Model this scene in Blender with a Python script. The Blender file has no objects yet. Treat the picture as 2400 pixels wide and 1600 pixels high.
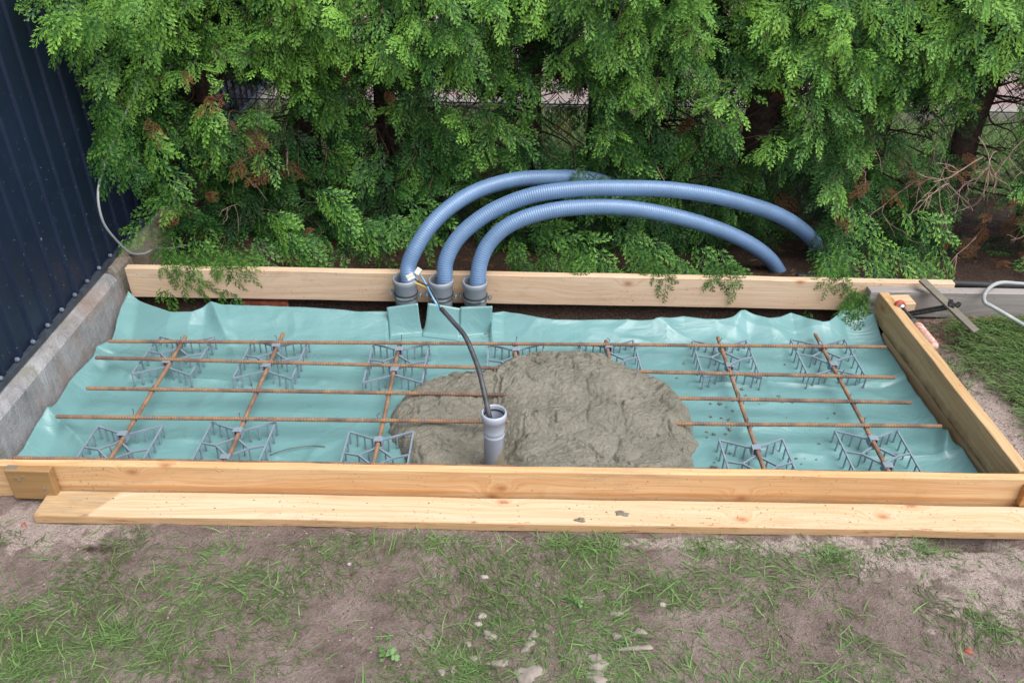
import bpy, math, random
import numpy as np
from mathutils import Vector, Matrix
random.seed(7); RNG = np.random.default_rng(11)
R = math.radians
sc = bpy.context.scene
COL = sc.collection

# ------------------------------------------------------------------ camera
F_PX, CAM_H = 1950.0, 1.45                      # focal length for a 2400 px wide frame, eye height in metres
ROLL, YAW, PITCH = R(0.9), R(0.38), R(33.6)
FW = np.array([-math.sin(YAW)*math.cos(PITCH), math.cos(YAW)*math.cos(PITCH), -math.sin(PITCH)])
_r0 = np.array([math.cos(YAW), math.sin(YAW), 0.0]); _u0 = np.cross(_r0, FW)
RT = _r0*math.cos(ROLL)+_u0*math.sin(ROLL); UP = -_r0*math.sin(ROLL)+_u0*math.cos(ROLL)
CP = np.array([0, 0, CAM_H])
cam = bpy.data.cameras.new('camera'); cam.sensor_width = 36; cam.lens = F_PX/2400*36
cam.clip_start = 0.05; cam.clip_end = 300
co = bpy.data.objects.new('camera', cam); COL.objects.link(co); sc.camera = co
co.matrix_world = Matrix(((RT[0], UP[0], -FW[0], 0), (RT[1], UP[1], -FW[1], 0), (RT[2], UP[2], -FW[2], CAM_H), (0, 0, 0, 1)))

# ------------------------------------------------------------------ sky, sun, exposure
SUN_EL, SUN_AZ = 62, 128                        # degrees; azimuth measured from +Y clockwise
w = bpy.data.worlds.new('World'); sc.world = w; w.use_nodes = True
nt = w.node_tree; bg = nt.nodes['Background']
sky = nt.nodes.new('ShaderNodeTexSky'); sky.sky_type = 'NISHITA'; sky.sun_disc = False
sky.sun_elevation = R(SUN_EL); sky.sun_rotation = R(SUN_AZ); sky.dust_density = 3.0; sky.air_density = 1.0
hsv = nt.nodes.new('ShaderNodeHueSaturation'); hsv.inputs['Saturation'].default_value = 0.33
nt.links.new(sky.outputs[0], hsv.inputs['Color']); nt.links.new(hsv.outputs[0], bg.inputs['Color'])
bg.inputs['Strength'].default_value = 0.15
sl = bpy.data.lights.new('sun', 'SUN'); sl.energy = 1.7; sl.angle = R(50); sl.color = (1, .97, .92)
so = bpy.data.objects.new('sun', sl); COL.objects.link(so); so.location = (0, -3, 6)
so.rotation_euler = (R(90-SUN_EL), 0, R(-SUN_AZ+180))
sc.view_settings.view_transform = 'Standard'; sc.view_settings.look = 'None'
sc.view_settings.exposure = 0.93; sc.view_settings.gamma = 1

# ------------------------------------------------------------------ measuring helpers: a photo pixel (2400 px frame) onto a plane
def ray(x, y): return RT*(x-1200)/F_PX - UP*(y-800)/F_PX + FW
def on_z(x, y, z=0.0):
    d = ray(x, y); return CP + d*((z-CAM_H)/d[2])
def on_y(x, y, Y):
    d = ray(x, y); return CP + d*(Y/d[1])
S = 1/0.98
def gz(x, y, z=0.0): return on_z(x*S, y*S, z)
def gy(x, y, Y): return on_y(x*S, y*S, Y)

# ------------------------------------------------------------------ noise
def _hash(ix, iy, s):
    n = (ix.astype(np.int64)*374761393 + iy.astype(np.int64)*668265263 + s*1442695041) & 0xffffffff
    n = ((n ^ (n >> 13))*1274126177) & 0xffffffff
    return ((n ^ (n >> 16)) & 0xffff)/65535.0
def vnoise(x, y, s=0):
    x = np.asarray(x, float); y = np.asarray(y, float)
    ix = np.floor(x); iy = np.floor(y); fx = x-ix; fy = y-iy
    fx = fx*fx*(3-2*fx); fy = fy*fy*(3-2*fy)
    a = _hash(ix, iy, s); b = _hash(ix+1, iy, s); c = _hash(ix, iy+1, s); d = _hash(ix+1, iy+1, s)
    return (a*(1-fx)+b*fx)*(1-fy)+(c*(1-fx)+d*fx)*fy
def fbm(x, y, s=0, o=4):
    t = 0; a = .5
    for k in range(o): t = t+a*vnoise(x*2**k+k*17.3, y*2**k-k*9.1, s+k); a *= .5
    return t
def sstep(e0, e1, x):
    t = np.clip((x-e0)/(e1-e0), 0, 1); return t*t*(3-2*t)

# ------------------------------------------------------------------ mesh + object helpers
class MB:
    def __init__(s): s.v = []; s.f = []
    def box(s, x0, x1, y0, y1, z0, z1, M=None):
        b = len(s.v)
        for z in (z0, z1):
            for p in ((x0, y0), (x1, y0), (x1, y1), (x0, y1)):
                q = Vector((p[0], p[1], z)); s.v.append(tuple(M @ q if M else q))
        for f in ((3, 2, 1, 0), (4, 5, 6, 7), (0, 1, 5, 4), (1, 2, 6, 5), (2, 3, 7, 6), (3, 0, 4, 7)):
            s.f.append(tuple(b+i for i in f))
        return s
    def bar(s, a, b, w, h):                      # rectangular bar between two points, w across, h along z-ish
        a = Vector(a); b = Vector(b); d = (b-a); L = d.length; d.normalize()
        up = Vector((0, 0, 1)) if abs(d.z) < .9 else Vector((0, 1, 0))
        x = d.cross(up).normalized(); z = x.cross(d)
        M = Matrix(((d.x, x.x, z.x, a.x), (d.y, x.y, z.y, a.y), (d.z, x.z, z.z, a.z), (0, 0, 0, 1)))
        return s.box(0, L, -w/2, w/2, -h/2, h/2, M)
    def tube(s, pts, r, n=10, caps=True, closed=False):
        P = [Vector(p) for p in pts]; m = len(P)
        rr = r if hasattr(r, '__len__') else [r]*m
        b = len(s.v); T = []
        for i in range(m):
            if closed: t = P[(i+1) % m]-P[i-1]
            else: t = P[min(i+1, m-1)]-P[max(i-1, 0)]
            T.append(t.normalized())
        up = Vector((0, 0, 1)) if abs(T[0].z) < .9 else Vector((0, 1, 0))
        x = T[0].cross(up).normalized()
        for i in range(m):
            x = (x-T[i]*x.dot(T[i])).normalized(); y = T[i].cross(x)
            for k in range(n):
                a = 2*math.pi*k/n
                s.v.append(tuple(P[i]+x*math.cos(a)*rr[i]+y*math.sin(a)*rr[i]))
        for i in range(m if closed else m-1):
            j = (i+1) % m
            for k in range(n):
                l = (k+1) % n
                s.f.append((b+i*n+k, b+i*n+l, b+j*n+l, b+j*n+k))
        if caps and not closed:
            s.f.append(tuple(b+k for k in reversed(range(n)))); s.f.append(tuple(b+(m-1)*n+k for k in range(n)))
        return s
    def lathe(s, prof, c, n=40):                 # prof: (radius, z) list, axis z through c
        b = len(s.v); m = len(prof)
        for r_, z in prof:
            for k in range(n):
                a = 2*math.pi*k/n; s.v.append((c[0]+r_*math.cos(a), c[1]+r_*math.sin(a), c[2]+z))
        for i in range(m-1):
            for k in range(n):
                l = (k+1) % n; s.f.append((b+i*n+k, b+i*n+l, b+(i+1)*n+l, b+(i+1)*n+k))
        return s
    def blob(s, c, rx, ry, rz, seed=0, rough=.25, nu=12, nv=7):
        rnd = random.Random(seed); b = len(s.v)
        ph = [rnd.uniform(0, 6.28) for _ in range(6)]
        for j in range(nv):
            t = math.pi*j/(nv-1)
            for i in range(nu):
                a = 2*math.pi*i/nu
                q = 1+rough*(math.sin(2*a+ph[0])*.5+math.sin(3*a+ph[1]+t)*.4+math.sin(5*a+ph[2]-2*t)*.3)+rough*rnd.uniform(-.25, .25)
                s.v.append((c[0]+rx*q*math.sin(t)*math.cos(a), c[1]+ry*q*math.sin(t)*math.sin(a), c[2]+rz*math.cos(t)*(1+rough*.3*math.sin(a*2+ph[3]))))
        for j in range(nv-1):
            for i in range(nu):
                l = (i+1) % nu; s.f.append((b+j*nu+i, b+(j+1)*nu+i, b+(j+1)*nu+l, b+j*nu+l))
        return s
    def build(s, name, mat, parent=None, smooth=False, bevel=0, loc=None):
        me = bpy.data.meshes.new(name); me.from_pydata(s.v, [], s.f); me.validate(); me.update()
        if smooth: me.polygons.foreach_set('use_smooth', [True]*len(me.polygons))
        return link(name, me, mat, parent, bevel, smooth)
def link(name, me, mat, parent=None, bevel=0, smooth=False):
    o = bpy.data.objects.new(name, me); COL.objects.link(o)
    if mat: me.materials.append(mat)
    if parent: o.parent = parent
    if bevel:
        m = o.modifiers.new('bevel', 'BEVEL'); m.width = bevel; m.segments = 2; m.limit_method = 'ANGLE'; m.angle_limit = R(40)
    return o
def npmesh(name, V, Fq, mat, parent=None, smooth=False, attrs=None):
    """mesh from numpy arrays: V (n,3), Fq (m,k) faces of k corners"""
    me = bpy.data.meshes.new(name); k = Fq.shape[1]
    me.vertices.add(len(V)); me.vertices.foreach_set('co', np.ascontiguousarray(V, np.float32).ravel())
    me.loops.add(Fq.size); me.loops.foreach_set('vertex_index', np.ascontiguousarray(Fq, np.int32).ravel())
    me.polygons.add(len(Fq)); me.polygons.foreach_set('loop_start', np.arange(0, Fq.size, k, dtype=np.int32))
    me.polygons.foreach_set('loop_total', np.full(len(Fq), k, np.int32))
    if smooth: me.polygons.foreach_set('use_smooth', np.ones(len(Fq), bool))
    me.update(calc_edges=True)
    for an, arr in (attrs or {}).items():
        a = me.attributes.new(an, 'FLOAT', 'POINT'); a.data.foreach_set('value', np.ascontiguousarray(arr, np.float32))
    return link(name, me, mat, parent)
def tag(o, label=None, cat=None, group=None, kind=None):
    if label: o['label'] = label
    if cat: o['category'] = cat
    if group: o['group'] = group
    if kind: o['kind'] = kind
    return o
def thing(name, label, cat, loc=(0, 0, 0), rz=0, group=None):
    o = bpy.data.objects.new(name, None); COL.objects.link(o); o.empty_display_size = .05
    o.location = loc; o.rotation_euler = (0, 0, rz); return tag(o, label, cat, group)
def bez(pts, n=12):                               # Catmull-Rom through points
    P = [np.array(p, float) for p in pts]; P = [2*P[0]-P[1]]+P+[2*P[-1]-P[-2]]; out = []
    for i in range(1, len(P)-2):
        for k in range(n):
            t = k/n; a, b, c, d = P[i-1:i+3]
            out.append(.5*((2*b)+(-a+c)*t+(2*a-5*b+4*c-d)*t*t+(-a+3*b-3*c+d)*t**3))
    out.append(P[-2]); return out
def resample(pts, step):
    P = np.array(pts); d = np.r_[0, np.cumsum(np.linalg.norm(np.diff(P, axis=0), axis=1))]
    n = max(2, int(d[-1]/step)+1); t = np.linspace(0, d[-1], n)
    return [np.array([np.interp(q, d, P[:, k]) for k in range(3)]) for q in t]

# ------------------------------------------------------------------ material helpers
class Mt:
    def __init__(s, name, rough=.6, spec=.5, metal=0):
        s.m = bpy.data.materials.new(name); s.m.use_nodes = True; s.t = s.m.node_tree
        s.b = s.t.nodes['Principled BSDF']; s.b.inputs['Roughness'].default_value = rough
        s.b.inputs['Metallic'].default_value = metal; s.b.inputs['Specular IOR Level'].default_value = spec
        s.tc = s.t.nodes.new('ShaderNodeTexCoord')
    def n(s, typ, **kw):
        nd = s.t.nodes.new(typ)
        for k, v in kw.items():
            if k in nd.inputs: s.put(nd.inputs[k], v)
            else: setattr(nd, k, v)
        return nd
    def put(s, sock, v):
        if isinstance(v, bpy.types.NodeSocket): s.t.links.new(v, sock)
        else: sock.default_value = v
    def coord(s, scale=(1, 1, 1), loc=(0, 0, 0), rot=(0, 0, 0), kind='Object'):
        mp = s.n('ShaderNodeMapping'); s.put(mp.inputs[0], s.tc.outputs[kind])
        mp.inputs['Scale'].default_value = scale; mp.inputs['Location'].default_value = loc; mp.inputs['Rotation'].default_value = rot
        return mp.outputs[0]
    def noise(s, vec, scale, detail=4, rough=.55, dist=0):
        nd = s.n('ShaderNodeTexNoise'); s.put(nd.inputs['Vector'], vec); nd.inputs['Scale'].default_value = scale
        nd.inputs['Detail'].default_value = detail; nd.inputs['Roughness'].default_value = rough; nd.inputs['Distortion'].default_value = dist
        return nd.outputs['Fac']
    def ramp(s, fac, stops):
        nd = s.n('ShaderNodeValToRGB'); s.put(nd.inputs[0], fac); e = nd.color_ramp.elements
        while len(e) < len(stops): e.new(.5)
        for i, (p, c) in enumerate(stops):
            e[i].position = p; e[i].color = (c, c, c, 1) if not hasattr(c, '__len__') else (*c, 1)
        return nd.outputs[0]
    def mix(s, fac, a, b, mode='MIX'):
        nd = s.n('ShaderNodeMix', data_type='RGBA', blend_type=mode)
        s.put(nd.inputs[0], fac); 
        for i, q in ((6, a), (7, b)):
            if isinstance(q, bpy.types.NodeSocket): s.put(nd.inputs[i], q)
            else: nd.inputs[i].default_value = (*q, 1)
        return nd.outputs[2]
    def math(s, op, a, b=0.0, c=0.0):
        nd = s.n('ShaderNodeMath', operation=op)
        s.put(nd.inputs[0], a); s.put(nd.inputs[1], b); s.put(nd.inputs[2], c); return nd.outputs[0]
    def color(s, c): s.put(s.b.inputs['Base Color'], c if isinstance(c, bpy.types.NodeSocket) else (*c, 1)); return s
    def bump(s, h, strength=.3, dist=.002):
        nd = s.n('ShaderNodeBump'); s.put(nd.inputs['Height'], h); nd.inputs['Strength'].default_value = strength
        nd.inputs['Distance'].default_value = dist; s.put(s.b.inputs['Normal'], nd.outputs[0]); return s
    def rough(s, r): s.put(s.b.inputs['Roughness'], r); return s
    def attr(s, name): return s.n('ShaderNodeAttribute', attribute_name=name).outputs['Fac']

def wood(name, base, late, seed, knots=(), stain=None, grain=1.0, dirt=.3, weather=None, ring=95, wet=None):
    """pine: base and late-wood colours, grain along local x, knots (x, y) in local coordinates"""
    m = Mt(name, .55, .35)
    sep = m.n('ShaderNodeSeparateXYZ'); m.put(sep.inputs[0], m.tc.outputs['Object'])
    X, Y, Z = sep.outputs
    tr = m.math('ADD', Y, m.math('MULTIPLY', Z, .83))
    wob = m.noise(m.coord((1.3, 3, 3), (seed, 0, 0)), 1.6, 2)
    tr = m.math('ADD', tr, m.math('MULTIPLY', wob, .07))
    kmask = None
    for kx, ky in knots:
        dx = m.math('MULTIPLY', m.math('SUBTRACT', X, kx), 42.0)
        dy = m.math('MULTIPLY', m.math('SUBTRACT', m.math('ADD', Y, m.math('MULTIPLY', Z, .83)), ky), 80.0)
        d2 = m.math('ADD', m.math('MULTIPLY', dx, dx), m.math('MULTIPLY', dy, dy))
        g = m.math('EXPONENT', m.math('MULTIPLY', d2, -.35))
        tr = m.math('ADD', tr, m.math('MULTIPLY', g, .035))
        k = m.math('EXPONENT', m.math('MULTIPLY', d2, -2.5))
        kmask = k if kmask is None else m.math('MAXIMUM', kmask, k)
    cmb = m.n('ShaderNodeCombineXYZ'); m.put(cmb.inputs[0], m.math('MULTIPLY', X, .016)); m.put(cmb.inputs[1], m.math('MULTIPLY', tr, grain)); cmb.inputs[2].default_value = seed
    wv = m.n('ShaderNodeTexNoise'); m.put(wv.inputs[0], cmb.outputs[0]); wv.inputs['Scale'].default_value = ring; wv.inputs['Detail'].default_value = 3; wv.inputs['Roughness'].default_value = .6
    lines = m.ramp(wv.outputs['Fac'], [(.46, 0), (.56, 1), (.60, .3)])
    fine = m.noise(m.coord((5, 420, 420), (seed, 0, 0)), 1.0, 3)
    big = m.noise(m.coord((1.2, 9, 9), (seed*2, 0, 0)), 1.4, 3)
    c = m.mix(m.math('MULTIPLY', lines, .75), base, late)
    c = m.mix(m.ramp(big, [(.4, 0), (.75, .5)]), c, late)
    c = m.mix(m.ramp(fine, [(.45, .0), (.75, .3)]), c, tuple(q*.62 for q in late))
    if kmask is not None:
        c = m.mix(m.math('MULTIPLY', kmask, .85), c, (.30, .12, .045))
    if stain:                                    # orange-brown resin / damp smears across the board
        st = m.noise(m.coord((3.2, 9, 9), (seed*3+5, 2, 0)), 2.2, 4, .6, 1.2)
        c = m.mix(m.ramp(st, [(.55, 0), (.72, stain)]), c, (.42, .22, .085))
    dn = m.noise(m.coord((1, 1, 1), (seed, 7, 0)), 130, 2); dl = m.noise(m.coord((1, 1, 1), (seed, 3, 0)), 7, 2)
    dm = m.math('MULTIPLY', m.ramp(dn, [(.64, 0), (.70, 1)]), m.ramp(dl, [(.46, 0), (.58, 1)]))
    c = m.mix(m.math('MULTIPLY', dm, dirt*2.4), c, (.12, .10, .07))
    sm = m.noise(m.coord((2.2, 7, 7), (seed+11, 1, 0)), 3.0, 5, .65, .6)
    c = m.mix(m.ramp(sm, [(.56, 0), (.72, .38)]), c, (.25, .19, .13))
    if weather: c = weather(m, c, X, Y, Z)
    m.color(c).bump(m.math('ADD', wv.outputs['Fac'], fine), .25, .001)
    return m.m

# ------------------------------------------------------------------ materials
def soil_mat():
    m = Mt('soil_material', .9, .25)
    v = m.coord(); big = m.noise(v, 2.2, 5, .6); mid = m.noise(v, 14, 6, .65); fine = m.noise(v, 150, 5, .7)
    c = m.ramp(mid, [(.3, (.12, .085, .075)), (.5, (.245, .19, .17)), (.72, (.37, .30, .27))])
    c = m.mix(m.ramp(big, [(.35, 0), (.65, .5)]), c, (.20, .15, .13))
    sandn = m.math('ADD', m.attr('sand'), m.math('MULTIPLY', m.math('SUBTRACT', m.noise(v, 24, 5), .5), 1.6))
    c = m.mix(m.ramp(sandn, [(.42, 0), (.62, 1)]), c, m.ramp(fine, [(.3, (.30, .235, .21)), (.6, (.47, .385, .35))]))
    humn = m.math('ADD', m.attr('humus'), m.math('MULTIPLY', m.math('SUBTRACT', mid, .5), .8))
    c = m.mix(m.ramp(humn, [(.4, 0), (.6, 1)]), c, m.ramp(fine, [(.35, (.022, .015, .012)), (.62, (.075, .045, .03)), (.75, (.14, .085, .055))]))
    lg = m.math('ADD', m.attr('turf'), m.math('MULTIPLY', m.math('SUBTRACT', mid, .5), .8))
    c = m.mix(m.ramp(lg, [(.4, 0), (.6, 1)]), c, m.ramp(fine, [(.3, (.04, .07, .02)), (.7, (.13, .2, .06))]))
    c = m.mix(m.ramp(fine, [(.62, 0), (.72, .35)]), c, (.4, .34, .3))
    c = m.mix(m.ramp(m.noise(v, 420, 2), [(.35, .5), (.5, 0)]), c, (.07, .045, .035))
    m.color(c).bump(m.math('ADD', m.math('MULTIPLY', mid, 2.0), m.math('MULTIPLY', fine, 1.4)), 1.0, .009)
    return m.m
def plain(name, col, rough=.5, spec=.5, metal=0, var=.25, vs=30, bump=0, bs=200, dark=None):
    m = Mt(name, rough, spec, metal); v = m.coord()
    n = m.noise(v, vs, 4)
    m.color(m.mix(m.ramp(n, [(.35, 0), (.7, 1)]), tuple(q*(1-var) for q in (dark or col)), tuple(min(1, q*(1+var)) for q in col)))
    if bump: m.bump(m.noise(v, bs, 3), bump, .001)
    return m
def foliage_mat(name, a, b, c, tr=.3):
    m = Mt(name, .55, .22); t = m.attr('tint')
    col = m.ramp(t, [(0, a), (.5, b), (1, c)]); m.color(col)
    tl = m.n('ShaderNodeBsdfTranslucent'); m.put(tl.inputs[0], col); mx = m.n('ShaderNodeMixShader'); mx.inputs[0].default_value = tr
    m.t.links.new(m.b.outputs[0], mx.inputs[1]); m.t.links.new(tl.outputs[0], mx.inputs[2])
    m.t.links.new(mx.outputs[0], m.t.nodes['Material Output'].inputs[0]); return m.m
M_SOIL = soil_mat()
M_GREEN = foliage_mat('thuja_green', (.004, .015, .007), (.030, .105, .022), (.22, .43, .066), .16)  # dark end near black, carrying the painted shade of the inner sprays
M_BROWN = foliage_mat('thuja_brown', (.09, .04, .02), (.20, .085, .035), (.34, .19, .09), .15)
M_GRASS = foliage_mat('grass_blade', (.12, .10, .052), (.078, .135, .048), (.165, .275, .085), .2)
M_BARK = plain('bark', (.085, .06, .05), .95, .1, var=.4, vs=60, bump=.8, bs=120).m
M_TWIG = plain('twig_bark', (.11, .075, .055), .9, .1, var=.45, vs=40).m
M_DRYTWIG = plain('dry_twig', (.30, .21, .17), .9, .1, var=.35, vs=40).m

def membrane_mat():
    m = Mt('membrane_material', .38, .55); v = m.coord()
    n = m.noise(v, 3, 3); c = m.ramp(n, [(.3, (.112, .232, .240)), (.7, (.142, .282, .290))])
    sp = m.noise(v, 90, 2, .5); zone = m.noise(v, 5, 2)
    c = m.mix(m.math('MULTIPLY', m.ramp(sp, [(.74, 0), (.77, 1)]), m.ramp(zone, [(.5, 0), (.6, 1)])), c, (.16, .14, .10))
    m.color(c).rough(m.ramp(m.noise(v, 8, 4), [(.3, .24), (.7, .42)]))
    m.bump(m.math('ADD', m.noise(m.coord((1, 2, 1)), 7, 4, .55, 1.6), m.math('MULTIPLY', m.noise(v, 60, 2), .06)), .4, .010); return m.m
M_MEMB = membrane_mat()
def rust_mat():
    m = Mt('rebar_rust', .8, .3); v = m.coord()
    c = m.ramp(m.noise(v, 14, 5, .6), [(.3, (.10, .065, .052)), (.46, (.17, .105, .075)), (.56, (.27, .155, .085)), (.66, (.17, .12, .10)), (.8, (.26, .20, .17))])
    m.color(c).bump(m.noise(v, 400, 3), .4, .001); return m.m
M_RUST = rust_mat()
M_WIRE = plain('tie_wire_metal', (.16, .12, .10), .6, .5, .6).m
M_CHAIR = plain('grey_plastic', (.19, .24, .295), .42, .5, var=.12, vs=40).m
def concrete_mat():
    m = Mt('wet_concrete', .55, .45); v = m.coord()
    a = m.noise(v, 9, 5, .6); f = m.noise(v, 130, 5, .7); g = m.noise(v, 55, 4, .65, 1.0)
    c = m.ramp(a, [(.3, (.150, .142, .112)), (.7, (.235, .222, .180))])
    c = m.mix(m.ramp(f, [(.3, .45), (.5, 0)]), c, (.12, .10, .07)); c = m.mix(m.ramp(f, [(.64, 0), (.75, .5)]), c, (.40, .36, .28))
    m.color(c).bump(m.math('ADD', m.math('MULTIPLY', g, 1.5), f), 1.0, .006); m.rough(m.ramp(a, [(.3, .36), (.6, .55)])); return m.m
M_CONC = concrete_mat()
M_MORTAR = plain('mortar_splash', (.215, .185, .16), .8, .3, var=.25, vs=60, bump=.6, bs=160).m
M_HOSE = plain('hose_plastic', (.112, .192, .330), .34, .55, var=.08, vs=14).m
def pipe_mat(name, col):
    m = Mt(name, .4, .5); v = m.coord()
    c = m.mix(m.ramp(m.noise(v, 22, 4), [(.35, 0), (.7, 1)]), col, tuple(q*1.15 for q in col))
    c = m.mix(m.ramp(m.noise(v, 35, 5, .7), [(.6, 0), (.7, .5)]), c, (.38, .30, .22)); m.color(c); return m
M_PIPE = pipe_mat('pipe_plastic', (.20, .215, .245)).m
def riser_mat():
    m = pipe_mat('riser_plastic', (.31, .34, .41)); c = m.b.inputs['Base Color'].links[0].from_socket
    sep = m.n('ShaderNodeSeparateXYZ'); m.put(sep.inputs[0], m.tc.outputs['Object'])
    # cement film: higher on the right of the pipe
    k = m.math('ADD', sep.outputs[2], m.math('MULTIPLY', m.math('SUBTRACT', m.noise(m.coord(), 60, 4), .5), .05))
    k = m.math('SUBTRACT', k, m.math('MULTIPLY', sep.outputs[0], 2.4))
    m.color(m.mix(m.ramp(k, [(.045, 1), (.062, 0)]), c, (.30, .26, .18))); return m.m
M_RISER = riser_mat()
M_RUBBER = plain('black_rubber', (.02, .02, .022), .6, .4).m
M_ZINC = plain('zinc_steel', (.55, .58, .60), .3, .5, .9, var=.12, vs=80).m
M_BLACKCABLE = plain('cable_rubber', (.045, .045, .052), .5, .5, var=.5, vs=70).m
M_BLUEW = plain('blue_wire', (.12, .38, .68), .4).m
M_YELW = plain('yellow_wire', (.75, .55, .08), .4).m
M_BRNW = plain('dark_wire', (.03, .03, .05), .4).m
M_CLEAR = plain('connector_plastic', (.45, .44, .40), .25, .6, var=.15, vs=90).m
M_ORANGE = plain('orange_lever', (.55, .16, .05), .4).m
def fence_mat():
    m = Mt('navy_sheet', .38, .25); v = m.coord()
    c = m.ramp(m.noise(v, 4, 4), [(.3, (.007, .013, .030)), (.7, (.011, .019, .040))])
    sep = m.n('ShaderNodeSeparateXYZ'); m.put(sep.inputs[0], m.tc.outputs['Object'])
    low = m.ramp(sep.outputs[2], [(.15, 1), (.75, .15)])
    sp = m.ramp(m.noise(v, 120, 2), [(.70, 0), (.73, 1)])
    m.color(m.mix(m.math('MULTIPLY', m.math('MULTIPLY', sp, low), .6), c, (.28, .28, .30)))
    m.rough(m.ramp(m.noise(v, 12, 4), [(.3, .32), (.7, .5)])); return m.m
M_FENCE = fence_mat()
def curb_mat(name, c0, c1, moss):
    m = Mt(name, .85, .3); v = m.coord()
    c = m.ramp(m.noise(v, 12, 6, .65), [(.3, c0), (.7, c1)])
    c = m.mix(m.ramp(m.noise(v, 260, 3), [(.6, 0), (.7, .6)]), c, tuple(q*1.5 for q in c1)); c = m.mix(m.ramp(m.noise(v, 200, 3), [(.32, .5), (.42, 0)]), c, (.06, .05, .045))
    c = m.mix(m.ramp(m.noise(m.coord((1, 1, 1), (3, 1, 0)), 7, 5, .6), [(.55, 0), (.68, moss)]), c, (.16, .16, .09))
    c = m.mix(m.ramp(m.noise(m.coord((1, 1, 1), (7, 4, 0)), 5, 5, .6), [(.52, 0), (.7, .6)]), c, (.24, .15, .11))
    m.color(c).bump(m.math('ADD', m.noise(v, 200, 4), m.noise(v, 30, 4)), .7, .004); return m.m
M_CURB = curb_mat('curb_concrete', (.165, .165, .172), (.29, .29, .30), .6)
M_CURBOLD = curb_mat('old_concrete', (.15, .13, .11), (.26, .235, .2), .5)
M_GREYBOARD = None

# ------------------------------------------------------------------ GROUND
def axis(c0, f0, f1, c1, step, n):
    a = list(np.arange(f0, f1, step)); lo = f0-np.geomspace(step, f0-c0, n)[::-1]; hi = a[-1]+np.geomspace(step, c1-f1, n)
    return np.array(list(lo)+a+list(hi))
def ground_h(x, y):
    h = .035+.010*(fbm(x*4, y*4, 3)-.5)*2+.012*(fbm(x*14, y*14, 5)-.5)+.006*(fbm(x*45, y*45, 9)-.5)
    h = h-.075*np.exp(-(((x-1.045)/.08)**2+((y-1.350)/.022)**2))          # hole under the plank end
    h = h-.006*np.exp(-(((x+.62)/.12)**2+((y-1.22)/.06)**2))-.010*np.exp(-(((x-.58)/.10)**2+((y-1.27)/.05)**2))
    pit = sstep(-1.30, -1.28, x)*(1-sstep(1.205, 1.22, x))*sstep(1.435, 1.45, y)*(1-sstep(2.352, 2.368, y))
    h = h*(1-pit)+(-.035+.02*fbm(x*12, y*12, 4))*pit
    back = sstep(2.36, 2.40, y)*(1-sstep(1.3, 1.5, x)); h = h+back*(.012+.03*(fbm(x*7, y*7, 21)-.45))
    h = h+.02*sstep(1.25, 1.6, x)*sstep(1.5, 1.9, y)*(1-sstep(3.0, 3.4, y))
    return h
xs = axis(-60, -1.55, 2.15, 60, .010, 26); ys = axis(-30, .72, 3.3, 90, .010, 26)
GX, GY = np.meshgrid(xs, ys); GH = ground_h(GX, GY)
GH = np.where(GY > 3.3, GH, GH); nx, ny = len(xs), len(ys)
V = np.stack([GX.ravel(), GY.ravel(), GH.ravel()], 1)
ii, jj = np.meshgrid(np.arange(nx-1), np.arange(ny-1)); a0 = (jj*nx+ii).ravel()
Fq = np.stack([a0, a0+1, a0+nx+1, a0+nx], 1)
def bell(x, y, cx, cy, rx, ry): return np.exp(-(((x-cx)/rx)**2+((y-cy)/ry)**2))
x_, y_ = V[:, 0], V[:, 1]
sand = .95*bell(x_, y_, -1.05, 1.34, .20, .10)+.75*bell(x_, y_, 1.0, 1.30, .34, .07)+.5*bell(x_, y_, .55, 1.32, .35, .03)+.35*bell(x_, y_, .05, 1.32, .5, .02)+.8*bell(x_, y_, 1.33, 1.75, .09, .35)+.6*bell(x_, y_, 1.0, 1.15, .2, .1)
humus = sstep(2.30, 2.345, y_)*(1-sstep(3.2, 3.5, y_))*(1-.9*sstep(1.24, 1.30, x_)*(1-sstep(2.38, 2.46, y_)))+.55*bell(x_, y_, -.92, 1.27, .12, .03)
humus = np.maximum(humus, (x_ > -1.3)*(x_ < 1.21)*(y_ > 1.44)*(y_ < 2.40)*1.0)
turf = sstep(3.2, 3.5, y_)+.9*sstep(1.42, 1.55, x_)*sstep(1.7, 1.9, y_)*(1-sstep(2.3, 2.45, y_))+.5*bell(x_, y_, -.95, 1.02, .3, .15)
tag(npmesh('ground', V, Fq, M_SOIL, smooth=True, attrs={'sand': sand, 'humus': humus, 'turf': turf}), kind='structure')
m = Mt('paving', .8, .3); v = m.coord()
bk = m.n('ShaderNodeTexBrick'); m.put(bk.inputs['Vector'], v); bk.inputs['Scale'].default_value = 4.5; bk.inputs['Mortar Size'].default_value = .015
bk.inputs['Color1'].default_value = (.24, .155, .15, 1); bk.inputs['Color2'].default_value = (.20, .15, .145, 1); bk.inputs['Mortar'].default_value = (.2, .16, .15, 1)
m.color(m.mix(m.ramp(m.noise(v, 3, 4), [(.3, 0), (.7, .5)]), bk.outputs[0], (.27, .21, .21)))
b = MB(); b.box(-30, 30, 4.35, 11, -.02, .062); tag(b.build('paved_road', m.m), kind='structure')
b = MB(); b.box(-30, 30, 4.25, 4.345, -.05, .10); tag(b.build('kerb_stone', plain('kerb_concrete', (.22, .20, .18), .8).m, bevel=.01), kind='structure')

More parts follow.
